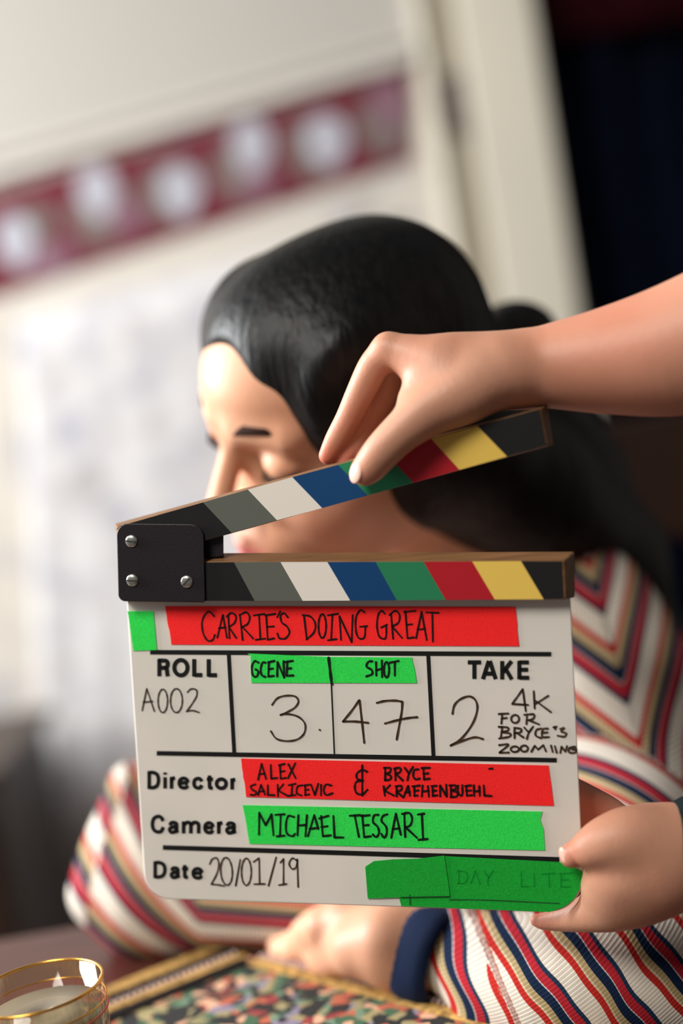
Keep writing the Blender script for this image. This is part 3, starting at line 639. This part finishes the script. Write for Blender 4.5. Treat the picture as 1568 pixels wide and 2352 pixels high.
pen(m, [[(868,562),(870,418)], [(870,418),(912,500)], [(912,500),(950,428)], [(950,428),(963,566)], [(975,432),(1036,428)], [(1010,432),(1006,566)], [(984,573),(1036,568)], [(1098,446),(1060,440),(1045,490),(1050,552),(1086,572),(1104,556)], [(1126,434),(1120,566)], [(1182,434),(1172,572)], [(1122,502),(1176,498)],
 [(1188,572),(1230,434)], [(1230,434),(1256,524)], [(1198,524),(1252,518)], [(1275,440),(1286,572)], [(1262,456),(1322,438)], [(1276,512),(1316,506)], [(1286,572),(1338,566)], [(1355,440),(1362,580)], [(1362,580),(1420,580)]], CC, 5, .0008)
pen(m, [[(8,438),(76,434)], [(40,434),(68,577)], [(90,434),(102,577)], [(84,440),(138,434)], [(95,502),(132,498)], [(102,578),(147,572)], [(196,432),(168,436),(160,478),(190,510),(200,548),(182,577),(158,560)], [(254,428),(226,440),(216,472),(246,510),(250,552),(234,582),(214,556)],
 [(280,582),(310,424)], [(310,424),(342,562)], [(288,526),(332,520)], [(365,425),(371,577)], [(350,426),(398,420),(416,458),(404,500),(370,515)], [(374,514),(447,582)], [(454,430),(496,424)], [(480,430),(488,590)], [(458,596),(517,590)]], CD, 5, .0008)
m.build('handwriting', ink_gtape, t5)
m = MB()   # old writing showing faintly through the green tape
pen(m, [[(1130,805),(1133,902)], [(1133,902),(1176,900)], [(1214,815),(1216,904)], [(1262,820),(1350,815)], [(1312,820),(1314,905)], [(1392,818),(1390,905)], [(1380,818),(1470,812)], [(1392,860),(1440,856)], [(1392,905),(1450,902)], [(720,800),(722,880)], [(712,798),(762,804),(778,840),(760,876),(712,882)],
 [(800,880),(830,800)], [(830,800),(860,885)], [(890,800),(915,845)], [(945,798),(915,845),(912,890)]], CD, 3, .0008)
m.build('faint_writing', ink_ghost, t6)
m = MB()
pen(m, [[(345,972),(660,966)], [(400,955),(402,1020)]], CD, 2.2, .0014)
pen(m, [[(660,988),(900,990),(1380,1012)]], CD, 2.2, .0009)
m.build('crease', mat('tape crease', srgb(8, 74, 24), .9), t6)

# sticks
def stick(name, front, back, lab, edges):
    st = empty('x', (0, 0, 0), None, None); bpy.data.objects.remove(st)
    mb = MB(); mb.hexa([B(x, y, -.009) for x, y in back], [B(x, y, .0085) for x, y in front])
    o_ = bevel(mb.build(name, stick_wood, cl), .0012, 3)
    mb = MB(); names = ['black', 'grey', 'white', 'blue', 'green', 'red', 'yellow', 'black']
    for i, nm in enumerate(names):
        a, b_, c_, d_ = edges[i][0], edges[i][1], edges[i+1][1], edges[i+1][0]
        bquad(mb, [a, b_, c_, d_], .0083, .0088, list(LAB).index(nm))
    mb.build('stripe_label', list(LAB.values()), o_); return o_
# upper stick
tu = lambda x: 1153-.2792*(x-466)
bu = lambda x: 1225-.2789*(x-533)
us = stick('upper_stick', [(266, tu(266)+1), (287, bu(287)), (1258, bu(1258)), (1241, tu(1241))], [(262, tu(262)-7), (284, bu(284)-6), (1272, bu(1272)+3), (1257, tu(1257)-2)], None,
 [((274, tu(274)+2), (296, bu(296)-1)), ((466, 1154), (532, 1224)), ((569, 1124.5), (636, 1195)), ((671, 1096), (739.5, 1167)), ((776, 1067.5), (844, 1138)), ((882, 1038), (949, 1109)), ((990, 1008), (1055, 1079)), ((1096, 978.5), (1164, 1048.5)), ((1238, 939), (1254, 1023))])
ls = stick('lower_stick', [(285, 1291), (285, 1381), (1300, 1377), (1296, 1288)], [(285, 1270), (285, 1381), (1321, 1372), (1320, 1266)], None,
 [((290, 1293), (290, 1380)), ((537, 1291.5), (584.5, 1380)), ((644, 1291), (695, 1380)), ((751.5, 1291), (804, 1379.5)), ((862, 1290.5), (911, 1379)), ((972, 1290), (1023, 1378)), ((1084, 1289.5), (1136, 1377)), ((1196, 1289), (1248, 1376.5)), ((1290, 1289), (1294, 1375))])
m = MB(); bquad(m, rounded([(292, 1222), (292, 1300), (513, 1278), (513, 1225)], [6, 6, 3, 3], 3), -.0086, .0035); bevel(m.build('hinge_block', plate_m, cl), .0006)
m = MB(); bquad(m, rounded([(267.5, 1202), (272, 1381), (471, 1384), (467, 1205)], [28, 16, 4, 28], 8), .0088, .0104); hp = bevel(m.build('hinge_plate', plate_m, cl), .0005)
for sx, sy, ang in ((302, 1243, .12), (304, 1333, .05), (429, 1336, -.75)):
    pp = B(sx, sy, .0104); r_ = 15*.86/F; V = []; seg = 24; prof = [(1.0, 0), (1.0, .25), (.86, .48), (.55, .64), (0.02, .7)]
    for a_, h_ in prof:
        for j in range(seg):
            w = 2*math.pi*j/seg; V.append(pp+BX*math.cos(w)*r_*a_+BY*math.sin(w)*r_*a_+BN*h_*.0022)
    mb = MB(); mb.add(V, [(i*seg+j, i*seg+(j+1) % seg, (i+1)*seg+(j+1) % seg, (i+1)*seg+j) for i in range(4) for j in range(seg)]+[tuple(range(4*seg, 5*seg))])
    sc = mb.build('screw', screw_m, cl, smooth=True)
    d1 = BX*math.cos(ang)-BY*math.sin(ang)*1.0; d2 = BX*math.sin(ang)+BY*math.cos(ang)
    q = [pp+d1*r_*.84+d2*r_*.12, pp-d1*r_*.84+d2*r_*.12, pp-d1*r_*.84-d2*r_*.12, pp+d1*r_*.84-d2*r_*.12]
    mb = MB(); mb.hexa([x+BN*.0008 for x in q], [x+BN*.00165 for x in q]); mb.build('slot', slot_m, sc)

# ================================================================== PEOPLE
HR = np.array([[-.798, .5881, -.1315], [-.4225, -.3904, .818], [-.4297, -.7083, -.5601]])
def head_frame(sc, t, R):
    Rw = np.stack([c2w(R[:, i]) for i in range(3)], 1)
    return (lambda v: CAM+c2w(t)+sc*(Rw@np.asarray(v, float))), Rw, sc
def head_prims(H, Rw, sc):
    e = lambda c_, r_, k=.01, neg=False: ell(H(c_), np.array(r_)*sc, k*sc, Rw, neg)
    cp = lambda a, b_, ra, rb, k=.01: cap(H(a), H(b_), ra*sc, rb*sc, k*sc)
    L = [e((-.012, 0, .028), (.096, .075, .082)), e((.025, 0, .046), (.080, .064, .050), .03), e((.03, 0, -.03), (.062, .060, .085), .03)]
    for s_ in (1, -1):
        L += [cp((-.005, s_*.048, -.065), (.07, s_*.012, -.104), .018, .018, .035), e((.055, s_*.038, -.036), (.03, .027, .028), .025), cp((.080, s_*.044, .026), (.094, s_*.012, .026), .010, .010, .014)]
    L += [e((.085, 0, -.106), (.015, .018, .014), .02), e((.080, 0, -.070), (.024, .030, .024), .02)]
    for s_ in (1, -1): L += [e((.106, s_*.034, .004), (.020, .020, .014), .012, True)]
    for s_ in (1, -1): L += [e((.079, s_*.034, .004), (.0150, .0165, .0130), .005)]
    L += [cp((.094, 0, .018), (.119, 0, -.034), .0065, .0095, .010)]
    for s_ in (1, -1): L += [e((.106, s_*.011, -.040), (.010, .008, .007), .006), cp((.096, s_*.020, -.0715), (.104, s_*.003, -.0670), .0035, .0058, .004), cp((.095, s_*.018, -.0745), (.1025, 0, -.0795), .0035, .0066, .003),
        e((-.004, s_*.076, -.008), (.018, .006, .030), .006)]
    return L
# ---------------- the woman behind the slate
H, HRw, hs = head_frame(1.08, np.array([.0073, .0841, 1.0772]), HR)
head = head_prims(H, HRw, hs)
neck0, neck1 = H((-.03, 0, -.05)), P(1180, 1480, 1.22)
head += [cap(neck0, neck1, .052, .056, .03)]
hv, hf = sdf(head, .0019)
tor = [P(1330, 1560, 1.19), P(1000, 1600, 1.30), P(640, 1640, 1.30)]
hip = np.array([.36, 1.58, .52]); hip2 = hip+np.array([-.2, .02, 0])
body = chain([P(1180, 1440, 1.22), P(1150, 1700, 1.30), (hip+hip2)/2+np.array([0, -.02, .12])], [.055, .10, .11], .05)
shR, elR, wrR = P(1440, 1700, 1.12), P(1635, 2225, .95), P(925, 2172, .995)
shL, elL, wrL = P(450, 1760, 1.26), P(292, 2045, 1.175), P(700, 2120, 1.13)
body += chain([tor[0], shR, elR], [.05, .045, .036], .03)+chain([elR, P(1310, 2262, .925), wrR], [.034, .030, .021], .02)
body += chain([tor[1], tor[2], P(460, 1800, 1.25), P(325, 1985, 1.185), elL], [.07, .05, .034, .032, .030], .02)+chain([elL, wrL], [.030, .024], .01)
for hh in (hip, hip2):
    body += chain([hh, hh+np.array([-.05, -.40, -.02]), hh+np.array([-.04, -.36, -.44]), hh+np.array([-.04, -.45, -.47])], [.08, .06, .045, .035], .04)
bv, bf = sdf(body, .005)
# her resting hand (the one in the open) 
def fing(ps, rs, k=.006): return chain(ps, [r_ for r_ in rs], k)
def TP(px, py, h): return T(px, py, h)
wr = wrR
kn = [TP(775, 2168, .040), TP(750, 2168, .044), TP(722, 2190, .036), TP(706, 2202, .028)]
kn = [P(790, 2112, 1.025), P(765, 2118, 1.045), P(750, 2135, 1.06), P(740, 2150, 1.075)]
tips = [[P(735, 2130, 1.03), T(722, 2170, .013), T(712, 2192, .009)], [P(715, 2135, 1.05), T(690, 2172, .013), T(668, 2190, .009)], [P(705, 2150, 1.07), T(668, 2172, .012), T(640, 2186, .008)], [P(705, 2162, 1.085), T(668, 2170, .01), T(635, 2172, .007)]]
hand = []
for i in range(4):
    hand += [cap(wr, kn[i], .019, .0115, .02)]
    hand += chain([kn[i]]+tips[i], [.0115, .0095, .0085, .0072], .006)
hand += [cap(P(880, 2175, .995), kn[3], .02, .012, .02)]
hand += chain([P(880, 2160, .985), P(815, 2180, 1.00), T(765, 2205, .013), T(735, 2212, .010)], [.018, .0135, .010, .008], .012)
hand += [cap(P(1000, 2180, .985), wr, .026, .021, .02)]
hv2, hf2 = sdf(hand, .0016)
# the far hand, half hidden under her sleeve
hand3 = []; wl = wrL
for i in range(4):
    a_ = P(760+8*i, 2118+10*i, 1.12+.012*i); hand3 += [cap(wl, a_, .018, .011, .02)]+chain([a_, P(800+5*i, 2130+8*i, 1.10+.012*i), P(820, 2150+6*i, 1.09+.012*i)], [.0105, .009, .0075], .006)
hand3 += chain([wl, P(730, 2150, 1.10), P(775, 2172, 1.085)], [.015, .0115, .008], .012)
hv3, hf3 = sdf(hand3, .0025)
V, Fs = join([(hv, hf), (bv, bf), (hv2, hf2), (hv3, hf3)])
lip = np.exp(-(np.linalg.norm((V-H((.102, 0, -.0735)))@HRw/np.array([.014, .022, .0105])/hs, axis=1))**4)
chk = .30*np.exp(-(np.linalg.norm(V-H((.06, .045, -.04)), axis=1)/.03)**2)
wom = obj('person', V, Fs, skin_face, origin=tuple(np.array([hip[0], hip[1], 0])), smooth=True, attrs={'flush': np.clip(lip+chk, 0, 1)})
tag(wom, 'person with dark tied-back hair and striped knit sweater, leaning on folded arms behind the clapperboard', 'person')
# hair
he = lambda c_, r_, k=.01, neg=False: ell(H(c_), np.array(r_)*hs, k*hs, HRw, neg)
hairp = [he((-.010, 0, .034), (.097, .084, .088)), he((-.042, 0, .054), (.053, .064, .056), .03), he((.027, 0, .064), (.066, .064, .044), .03)]
hairp += [he((.130, 0, -.030), (.080, .050, .128), .012, True)]
for s_ in (1, -1): hairp += [he((-.03, s_*.064, -.025), (.050, .024, .062), .02), he((.028, s_*.062, .045), (.045, .018, .05), .02), he((.098, s_*.070, -.058), (.058, .034, .075), .012, True)]
hairp += [cap(P(1190, 850, 1.19), P(1350, 1080, 1.23), .030, .034, .03), cap(H((-.058, .02, -.03)), P(1190, 1130, 1.16), .062, .058, .05), cap(P(1200, 1130, 1.16), P(1360, 1290, 1.26), .062, .06, .03), cap(P(1360, 1290, 1.26), P(1500, 1620, 1.34), .06, .045, .03), cap(H((-.06, .06, -.05)), P(1090, 1150, 1.12), .028, .03, .03)]
av, af = sdf(hairp, .003)
hairo = obj('hair', av, af, hair_m, parent=wom, smooth=True)
bn = P(1176, 778, 1.19); bv_, bf_ = sdf([ell(bn, .029*hs, .01), ell(bn+up*.004+rt*.012, np.array([.026, .026, .024]), .01), cap(H((-.09, 0, .01)), bn, .016, .018, .012)], .002)
obj('hair_bun', bv_, bf_, hair_m, parent=hairo, smooth=True)
for s_ in (1, -1):
    m = MB(); m.tube([H((.1035, s_*.015, .027)), H((.1005, s_*.026, .0335)), H((.0925, s_*.039, .034)), H((.079, s_*.054, .027))], [q*(1 if s_ > 0 else .5) for q in (.0020, .0040, .0034, .0010)], 8); m.build('eyebrow', lash_m, wom, smooth=True)
    m = MB(); m.tube([H((.0885, s_*.022, -.002)), H((.0945, s_*.029, -.0055)), H((.0925, s_*.040, -.0055)), H((.085, s_*.050, -.002)), H((.080, s_*.055, .001))], [.0010, .0022, .0036, .0034, .0012], 6); m.build('eyelashes', lash_m, wom, smooth=True)
# sweater
def lin(V, d0): q = V-CAM; return 784+F*(q@rt)/d0, 1176-F*(q@up)/d0
sw_t = chain([P(1150, 1430, 1.24), P(1150, 1700, 1.32), (hip+hip2)/2+np.array([0, -.02, .06])], [.06, .125, .14], .06)
sw_t += [cap(P(1310, 1390, 1.18), P(1400, 1640, 1.15), .055, .085, .04), cap(tor[1], tor[2], .10, .075, .05), cap(P(1150, 1560, 1.26), P(1330, 1450, 1.2), .07, .06, .04)]
sw_r = [cap(P(1420, 1720, 1.12), P(1500, 1930, 1.04), .066, .058, .03), cap(P(1500, 1930, 1.04), elR+np.array([0, 0, .004]), .056, .050, .02)]
sw_f = spl([P(1640, 2230, .945), P(1450, 2262, .925), P(1310, 2268, .925), P(1180, 2235, .945), P(1068, 2200, .972)], [.050, .049, .047, .040, .031], .006)
sw_f += [cap(P(1055, 2135, .975), P(1120, 2330, .945), .016, .020, .012)]
sw_l = chain([tor[2], P(460, 1800, 1.25), P(342, 1970, 1.185)], [.062, .048, .044], .03)+[cap(P(336, 2000, 1.185), P(340, 2055, 1.17), .044, .046, .02), cap(P(340, 2065, 1.17), P(760, 2075, 1.13), .046, .036, .02), cap(P(300, 1800, 1.20), P(225, 2050, 1.165), .018, .024, .02)]
pieces = []; st = []; rb = []
per = 118.
def noise1(x): return np.sin(x*.021)*.5+np.sin(x*.047+1.3)*.3
v1, f1 = sdf(sw_t+sw_r, .0035); X, Y = lin(v1, 1.11)
xc_ = 1385+(Y-1400)*.14
chev = np.where(X < xc_, Y+.85*(xc_-X)*1.0, Y+2.0*(X-xc_)-.0022*np.maximum(X-xc_, 0)**2)
s1 = (chev-1500)/185*1.0+.36
Xa, Ya = lin(v1, 1.055); R_ = np.hypot(Xa-1322, (Ya-1990)); arc = (300-R_)/96.
s_arc = .32-arc
d_t = np.min([pdist(p, v1) for p in sw_t], 0); d_up = pdist(sw_r[0], v1); d_lo = pdist(sw_r[1], v1)
isarc = (R_ < 303)
s_low = (Y-.35*X)/per+.1
s1 = np.where(isarc, s_arc, s1); s1 = np.where((Y > 2080), s_low, s1)
r1 = np.where(isarc, np.arctan2(X-1322, 1990-Y)*60, np.where(X < xc_, (X-.85*Y*0)/9., (Y+X*.3)/9.))
pieces.append((v1, f1)); st.append(s1); rb.append(r1)
v2, f2 = sdf(sw_f, .0022); X, Y = lin(v2, .955)
a_ = .78*X-.62*Y+6*noise1(X*1.3+Y*.7)
fold = 1/(1+np.exp(np.clip((X-.45*(Y-2100)-1085)/1.5, -30, 30)))
a_ = a_*(1-fold)+fold*(X*1.0-.25*Y+10*np.sin(Y*.035)+40)
pieces.append((v2, f2)); st.append(a_/per+.12); rb.append((.62*X+.78*Y)/7.5)
v3, f3 = sdf(sw_l, .0032); X, Y = lin(v3, 1.165)
h_ = np.where(X < 470, -1.0*(470-X)-.0012*(470-X)**2, .02*(X-470))
seam = np.interp(Y, [1700, 1828, 1872, 1943, 2007, 2096, 2200], [320, 273, 263, 238, 222, 210, 215])
s3 = (Y-h_*1.0-2070)/(97.*(1+.0042*np.maximum(470-X, 0)))+np.where(X < seam, .42, 0)*(Y < 2110)
pieces.append((v3, f3)); st.append(s3-.18); rb.append(X/9.)
V, Fs = join(pieces)
swo = obj('sweater', V, Fs, knit, parent=wom, smooth=True, attrs={'stripe': np.concatenate(st), 'rib': np.concatenate(rb)})
ca, cb_ = P(1000, 2200, .975), P(935, 2184, .99)
d = (cb_-ca); d /= np.linalg.norm(d)
n1 = np.cross(d, up); n1 /= np.linalg.norm(n1); n2 = np.cross(n1, d)
m = MB(); V = []; seg = 48; prof = [(-.006, .9), (-.004, 1.0), (.004, 1.04), (.018, 1.03), (.0245, .97), (.0245, .84), (.012, .8)]
for t_, q_ in prof:
    for j in range(seg):
        w = 2*math.pi*j/seg; rr = q_*(1+.006*math.cos(24*w)); V.append(ca+d*(t_-.004)+n1*math.cos(w)*rr*.0275+n2*math.sin(w)*rr*.0325-d*.006*math.sin(w))
m.add(V, [(i*seg+j, i*seg+(j+1) % seg, (i+1)*seg+(j+1) % seg, (i+1)*seg+j) for i in range(6) for j in range(seg)])
m.build('cuff', cuff_m, swo, smooth=True)
tr = []
for hh in (hip, hip2): tr += chain([hh, hh+np.array([-.05, -.40, -.02]), hh+np.array([-.04, -.36, -.42])], [.10, .075, .06], .04)
tv, tf = sdf(tr, .007); obj('trousers', tv, tf, trouser_m, parent=wom, smooth=True)
# her chair
ch = empty('chair', (hip[0]-.1, hip[1]+.05, 0), 'dark wooden chair the woman sits on, its back showing beside her shoulder', 'chair')
sx0, sx1, sy0, sy1 = hip[0]-.34, hip[0]+.16, 1.36, 1.80
m = MB(); m.box((sx0, sy0, .41), (sx1, sy1, .445)); bevel(m.build('seat', chair_wood, ch), .01, 3)
for x in (sx0+.02, sx1-.055):
    m = MB(); m.box((x, sy0+.02, 0), (x+.035, sy0+.055, .41)); m.build('leg', chair_wood, ch)
    m = MB(); m.hexa([(x, sy1-.04, 0), (x+.035, sy1-.04, 0), (x+.035, sy1, 0), (x, sy1, 0)], [(x, sy1+.03, 1.02), (x+.035, sy1+.03, 1.02), (x+.035, sy1+.06, 1.02), (x, sy1+.06, 1.02)]); bevel(m.build('leg', chair_wood, ch), .004)
m = MB(); m.box((sx0+.01, sy1+.028, .90), (sx1-.01, sy1+.062, 1.06)); m.box((sx0+.03, sy1+.01, .62), (sx1-.03, sy1+.035, .68))
for i in range(5): xx = sx0+.09+i*.085; m.box((xx, sy1+.02, .66), (xx+.03, sy1+.038, .92))
bevel(m.build('backrest', chair_wood, ch), .004)

# ---------------- the crew member holding the slate
k_ = .866/F
def HP(px, py, off): return B(px, py, off)
def rr(x): return x*k_
def cch(L, k=.008): return [cap(HP(*L[i][:3]), HP(*L[i+1][:3]), rr(L[i][3]), rr(L[i+1][3]), k) for i in range(len(L)-1)]
def sc_(L, k=.008): return spl([HP(*q[:3]) for q in L], [rr(q[3]) for q in L], k)
A = sc_([(1760, 732, -.022, 168), (1568, 799, -.020, 148), (1420, 826, -.018, 122), (1290, 839, -.016, 98), (1170, 848, -.014, 76), (1050, 846, -.010, 66)], .012)
A += sc_([(1190, 850, -.012, 70), (1000, 832, -.005, 60), (892, 803, -.005, 37)], .012)
A += sc_([(1190, 850, -.022, 70), (1010, 836, -.024, 56), (905, 810, -.026, 37)], .012)
A += sc_([(1200, 852, -.030, 64), (1030, 845, -.040, 48), (935, 825, -.045, 34)], .012)
A += sc_([(1210, 855, -.034, 56), (1060, 860, -.052, 42), (980, 850, -.060, 31)], .012)
# thumb
A += sc_([(1150, 858, -.002, 66), (1070, 900, .006, 70), (990, 940, .013, 58), (925, 990, .019, 46), (880, 1034, .021, 42), (852, 1068, .020, 38), (838, 1082, .0195, 33)], .012)
A += [cap(HP(1000, 850, 0), HP(945, 915, .006), rr(46), rr(26), .012)]
# index finger, behind the stick at its tip
A += sc_([(892, 803, -.005, 37), (858, 842, -.007, 36), (826, 905, -.011, 33), (800, 960, -.015, 30), (772, 1010, -.0175, 27), (753, 1046, -.018, 22)], .004)
A += sc_([(905, 812, -.026, 37), (880, 900, -.028, 34), (836, 985, -.027, 31), (806, 1035, -.024, 27), (792, 1064, -.022, 22)], .004)
A += sc_([(935, 828, -.045, 35), (905, 940, -.042, 32), (865, 1010, -.032, 27), (842, 1050, -.024, 21)], .004)
A += sc_([(980, 850, -.060, 31), (955, 940, -.052, 27), (925, 1000, -.038, 23), (905, 1034, -.026, 18)], .004)

v4, f4 = sdf(A, .00115)
# lower hand gripping the board's corner
Bq = sc_([(1760, 1950, -.012, 118), (1640, 1952, -.010, 104), (1560, 1950, -.008, 96), (1500, 1950, -.006, 92)], .012)
Bq += sc_([(1530, 1945, .000, 90), (1455, 1930, .008, 76), (1402, 1933, .013, 60), (1368, 1943, .0145, 48), (1350, 1950, .0140, 40)], .010)
Bq += sc_([(1332, 1955, .012, 30), (1318, 1962, .0125, 29), (1309, 1968, .0115, 24)], .0012)
Bq += sc_([(1530, 1990, -.008, 104), (1470, 2030, -.006, 92), (1410, 2075, -.006, 62), (1350, 2098, -.009, 42), (1290, 2110, -.014, 29), (1250, 2116, -.016, 20), (1232, 2114, -.0165, 15)], .010)
Bq += sc_([(1510, 1985, .000, 92), (1430, 2005, .003, 78), (1400, 2035, .000, 64)], .010)
Bq += sc_([(1490, 1930, -.014, 72), (1430, 1893, -.030, 42), (1385, 1860, -.030, 38), (1300, 1810, -.018, 32), (1240, 1780, -.014, 26)], .008)
Bq += sc_([(1480, 1960, -.020, 68), (1400, 1925, -.036, 38), (1340, 1890, -.028, 26), (1270, 1880, -.014, 25), (1215, 1870, -.013, 22)], .008)
Bq += sc_([(1480, 2010, -.020, 64), (1400, 2000, -.036, 36), (1330, 1985, -.024, 28), (1270, 1975, -.014, 26), (1225, 1968, -.013, 22)], .008)
v5, f5 = sdf(Bq, .00115)
# rest of the crew member, standing to the right of the frame
cs = np.array([.80, .62, 0])
shA, shB = np.array([.62, .68, 1.42]), np.array([.86, .50, 1.40])
elA, elB = HP(2350, 560, -.02), HP(2250, 1900, -.02)
cb2 = chain([HP(1700, 755, -.02), elA, shA], [.043, .046, .052], .02)+chain([HP(1700, 1950, -.01), elB, shB], [.033, .042, .052], .02)
tc_ = np.array([.80, .60, 0])
cb2 += [cap(shA, shB, .055, .055, .05), cap(tc_+[0, 0, 1.3], tc_+[0, 0, 1.0], .12, .12, .05)]+chain([tc_+[0, 0, 1.40], tc_+[0, 0, 1.56]], [.05, .05], .03)
cb2 += [ell(tc_+np.array([-.02, .02, 1.66]), (.08, .095, .12), .03)]
for s_ in (-.09, .09): cb2 += chain([tc_+[s_, 0, .92], tc_+[s_, .0, .5], tc_+[s_, .0, .09], tc_+[s_-.03, .08, .05]], [.085, .06, .045, .04], .04)
v6, f6 = sdf(cb2, .006)
V, Fs = join([(v4, f4), (v5, f5), (v6, f6)])
fl = np.zeros(len(V))
for px, py, of, r_, w in [(752, 1052, -.017, .012, .8), (838, 1095, .02, .010, .5), (800, 1060, -.02, .014, .7), (1420, 780, -.01, .05, .32), (1310, 1965, .012, .012, .5), (880, 850, 0, .015, .15), (830, 980, -.016, .02, .35), (1330, 1830, -.02, .03, .4), (1235, 2110, -.016, .012, .4), (1000, 800, 0, .02, .12)]:
    fl = np.maximum(fl, w*np.exp(-(np.linalg.norm(V-HP(px, py, of), axis=1)/r_)**2))
crew = obj('person', V, Fs, skin_crew, origin=(tc_[0], tc_[1], 0), smooth=True, attrs={'flush': fl})
tag(crew, 'person in a dark top reaching in from the right, both hands holding the clapperboard', 'person')
def nail(px, py, off, rx, ry, ang, tilt=0):
    c_ = HP(px, py, off); a_ = math.cos(ang)*BX+math.sin(ang)*BY; b_ = -math.sin(ang)*BX+math.cos(ang)*BY; nn = BN+tilt*BX; nn = nn/np.linalg.norm(nn); a_ = a_-nn*(a_@nn); a_ /= np.linalg.norm(a_); b_ = np.cross(nn, a_)
    v_, f_ = sdf([ell(c_, (rx, ry, .0016), .002, np.stack([a_, b_, nn], 1))], .0006); return obj('fingernail', v_, f_, nail_m, parent=crew, smooth=True)
nail(817, 1086, .0256, .0052, .0070, -.5, -.75)
nail(1294, 1964, .0158, .0036, .0050, .3, -.9)
sl, slf = sdf(chain([HP(1628, 1955, -.008), HP(1800, 1945, -.012), elB, shB], [rr(132), rr(150), .058, .068], .02), .004)
obj('sleeve', sl, slf, shirt_m, parent=crew, smooth=True)
tp = [cap(shA, shB, .075, .07, .05), cap(tc_+[0, 0, 1.28], tc_+[0, 0, .95], .15, .15, .08)]+chain([shA, shA*.6+elA*.4], [.07, .065], .02)
sv, sf = sdf(tp, .006); obj('shirt', sv, sf, shirt_m, parent=crew, smooth=True)
tr = []
for s_ in (-.09, .09): tr += chain([tc_+[s_, 0, .92], tc_+[s_, .0, .5], tc_+[s_, .0, .12]], [.105, .08, .065], .04)
sv, sf = sdf(tr, .008); obj('trousers', sv, sf, trouser_m, parent=crew, smooth=True)
sv, sf = sdf([ell(tc_+np.array([-.01, .0, 1.70]), (.092, .105, .115), .02), ell(tc_+np.array([-.03, .14, 1.62]), (.06, .06, .10), .02, neg=True)], .005); obj('hair', sv, sf, hair_m, parent=crew, smooth=True)
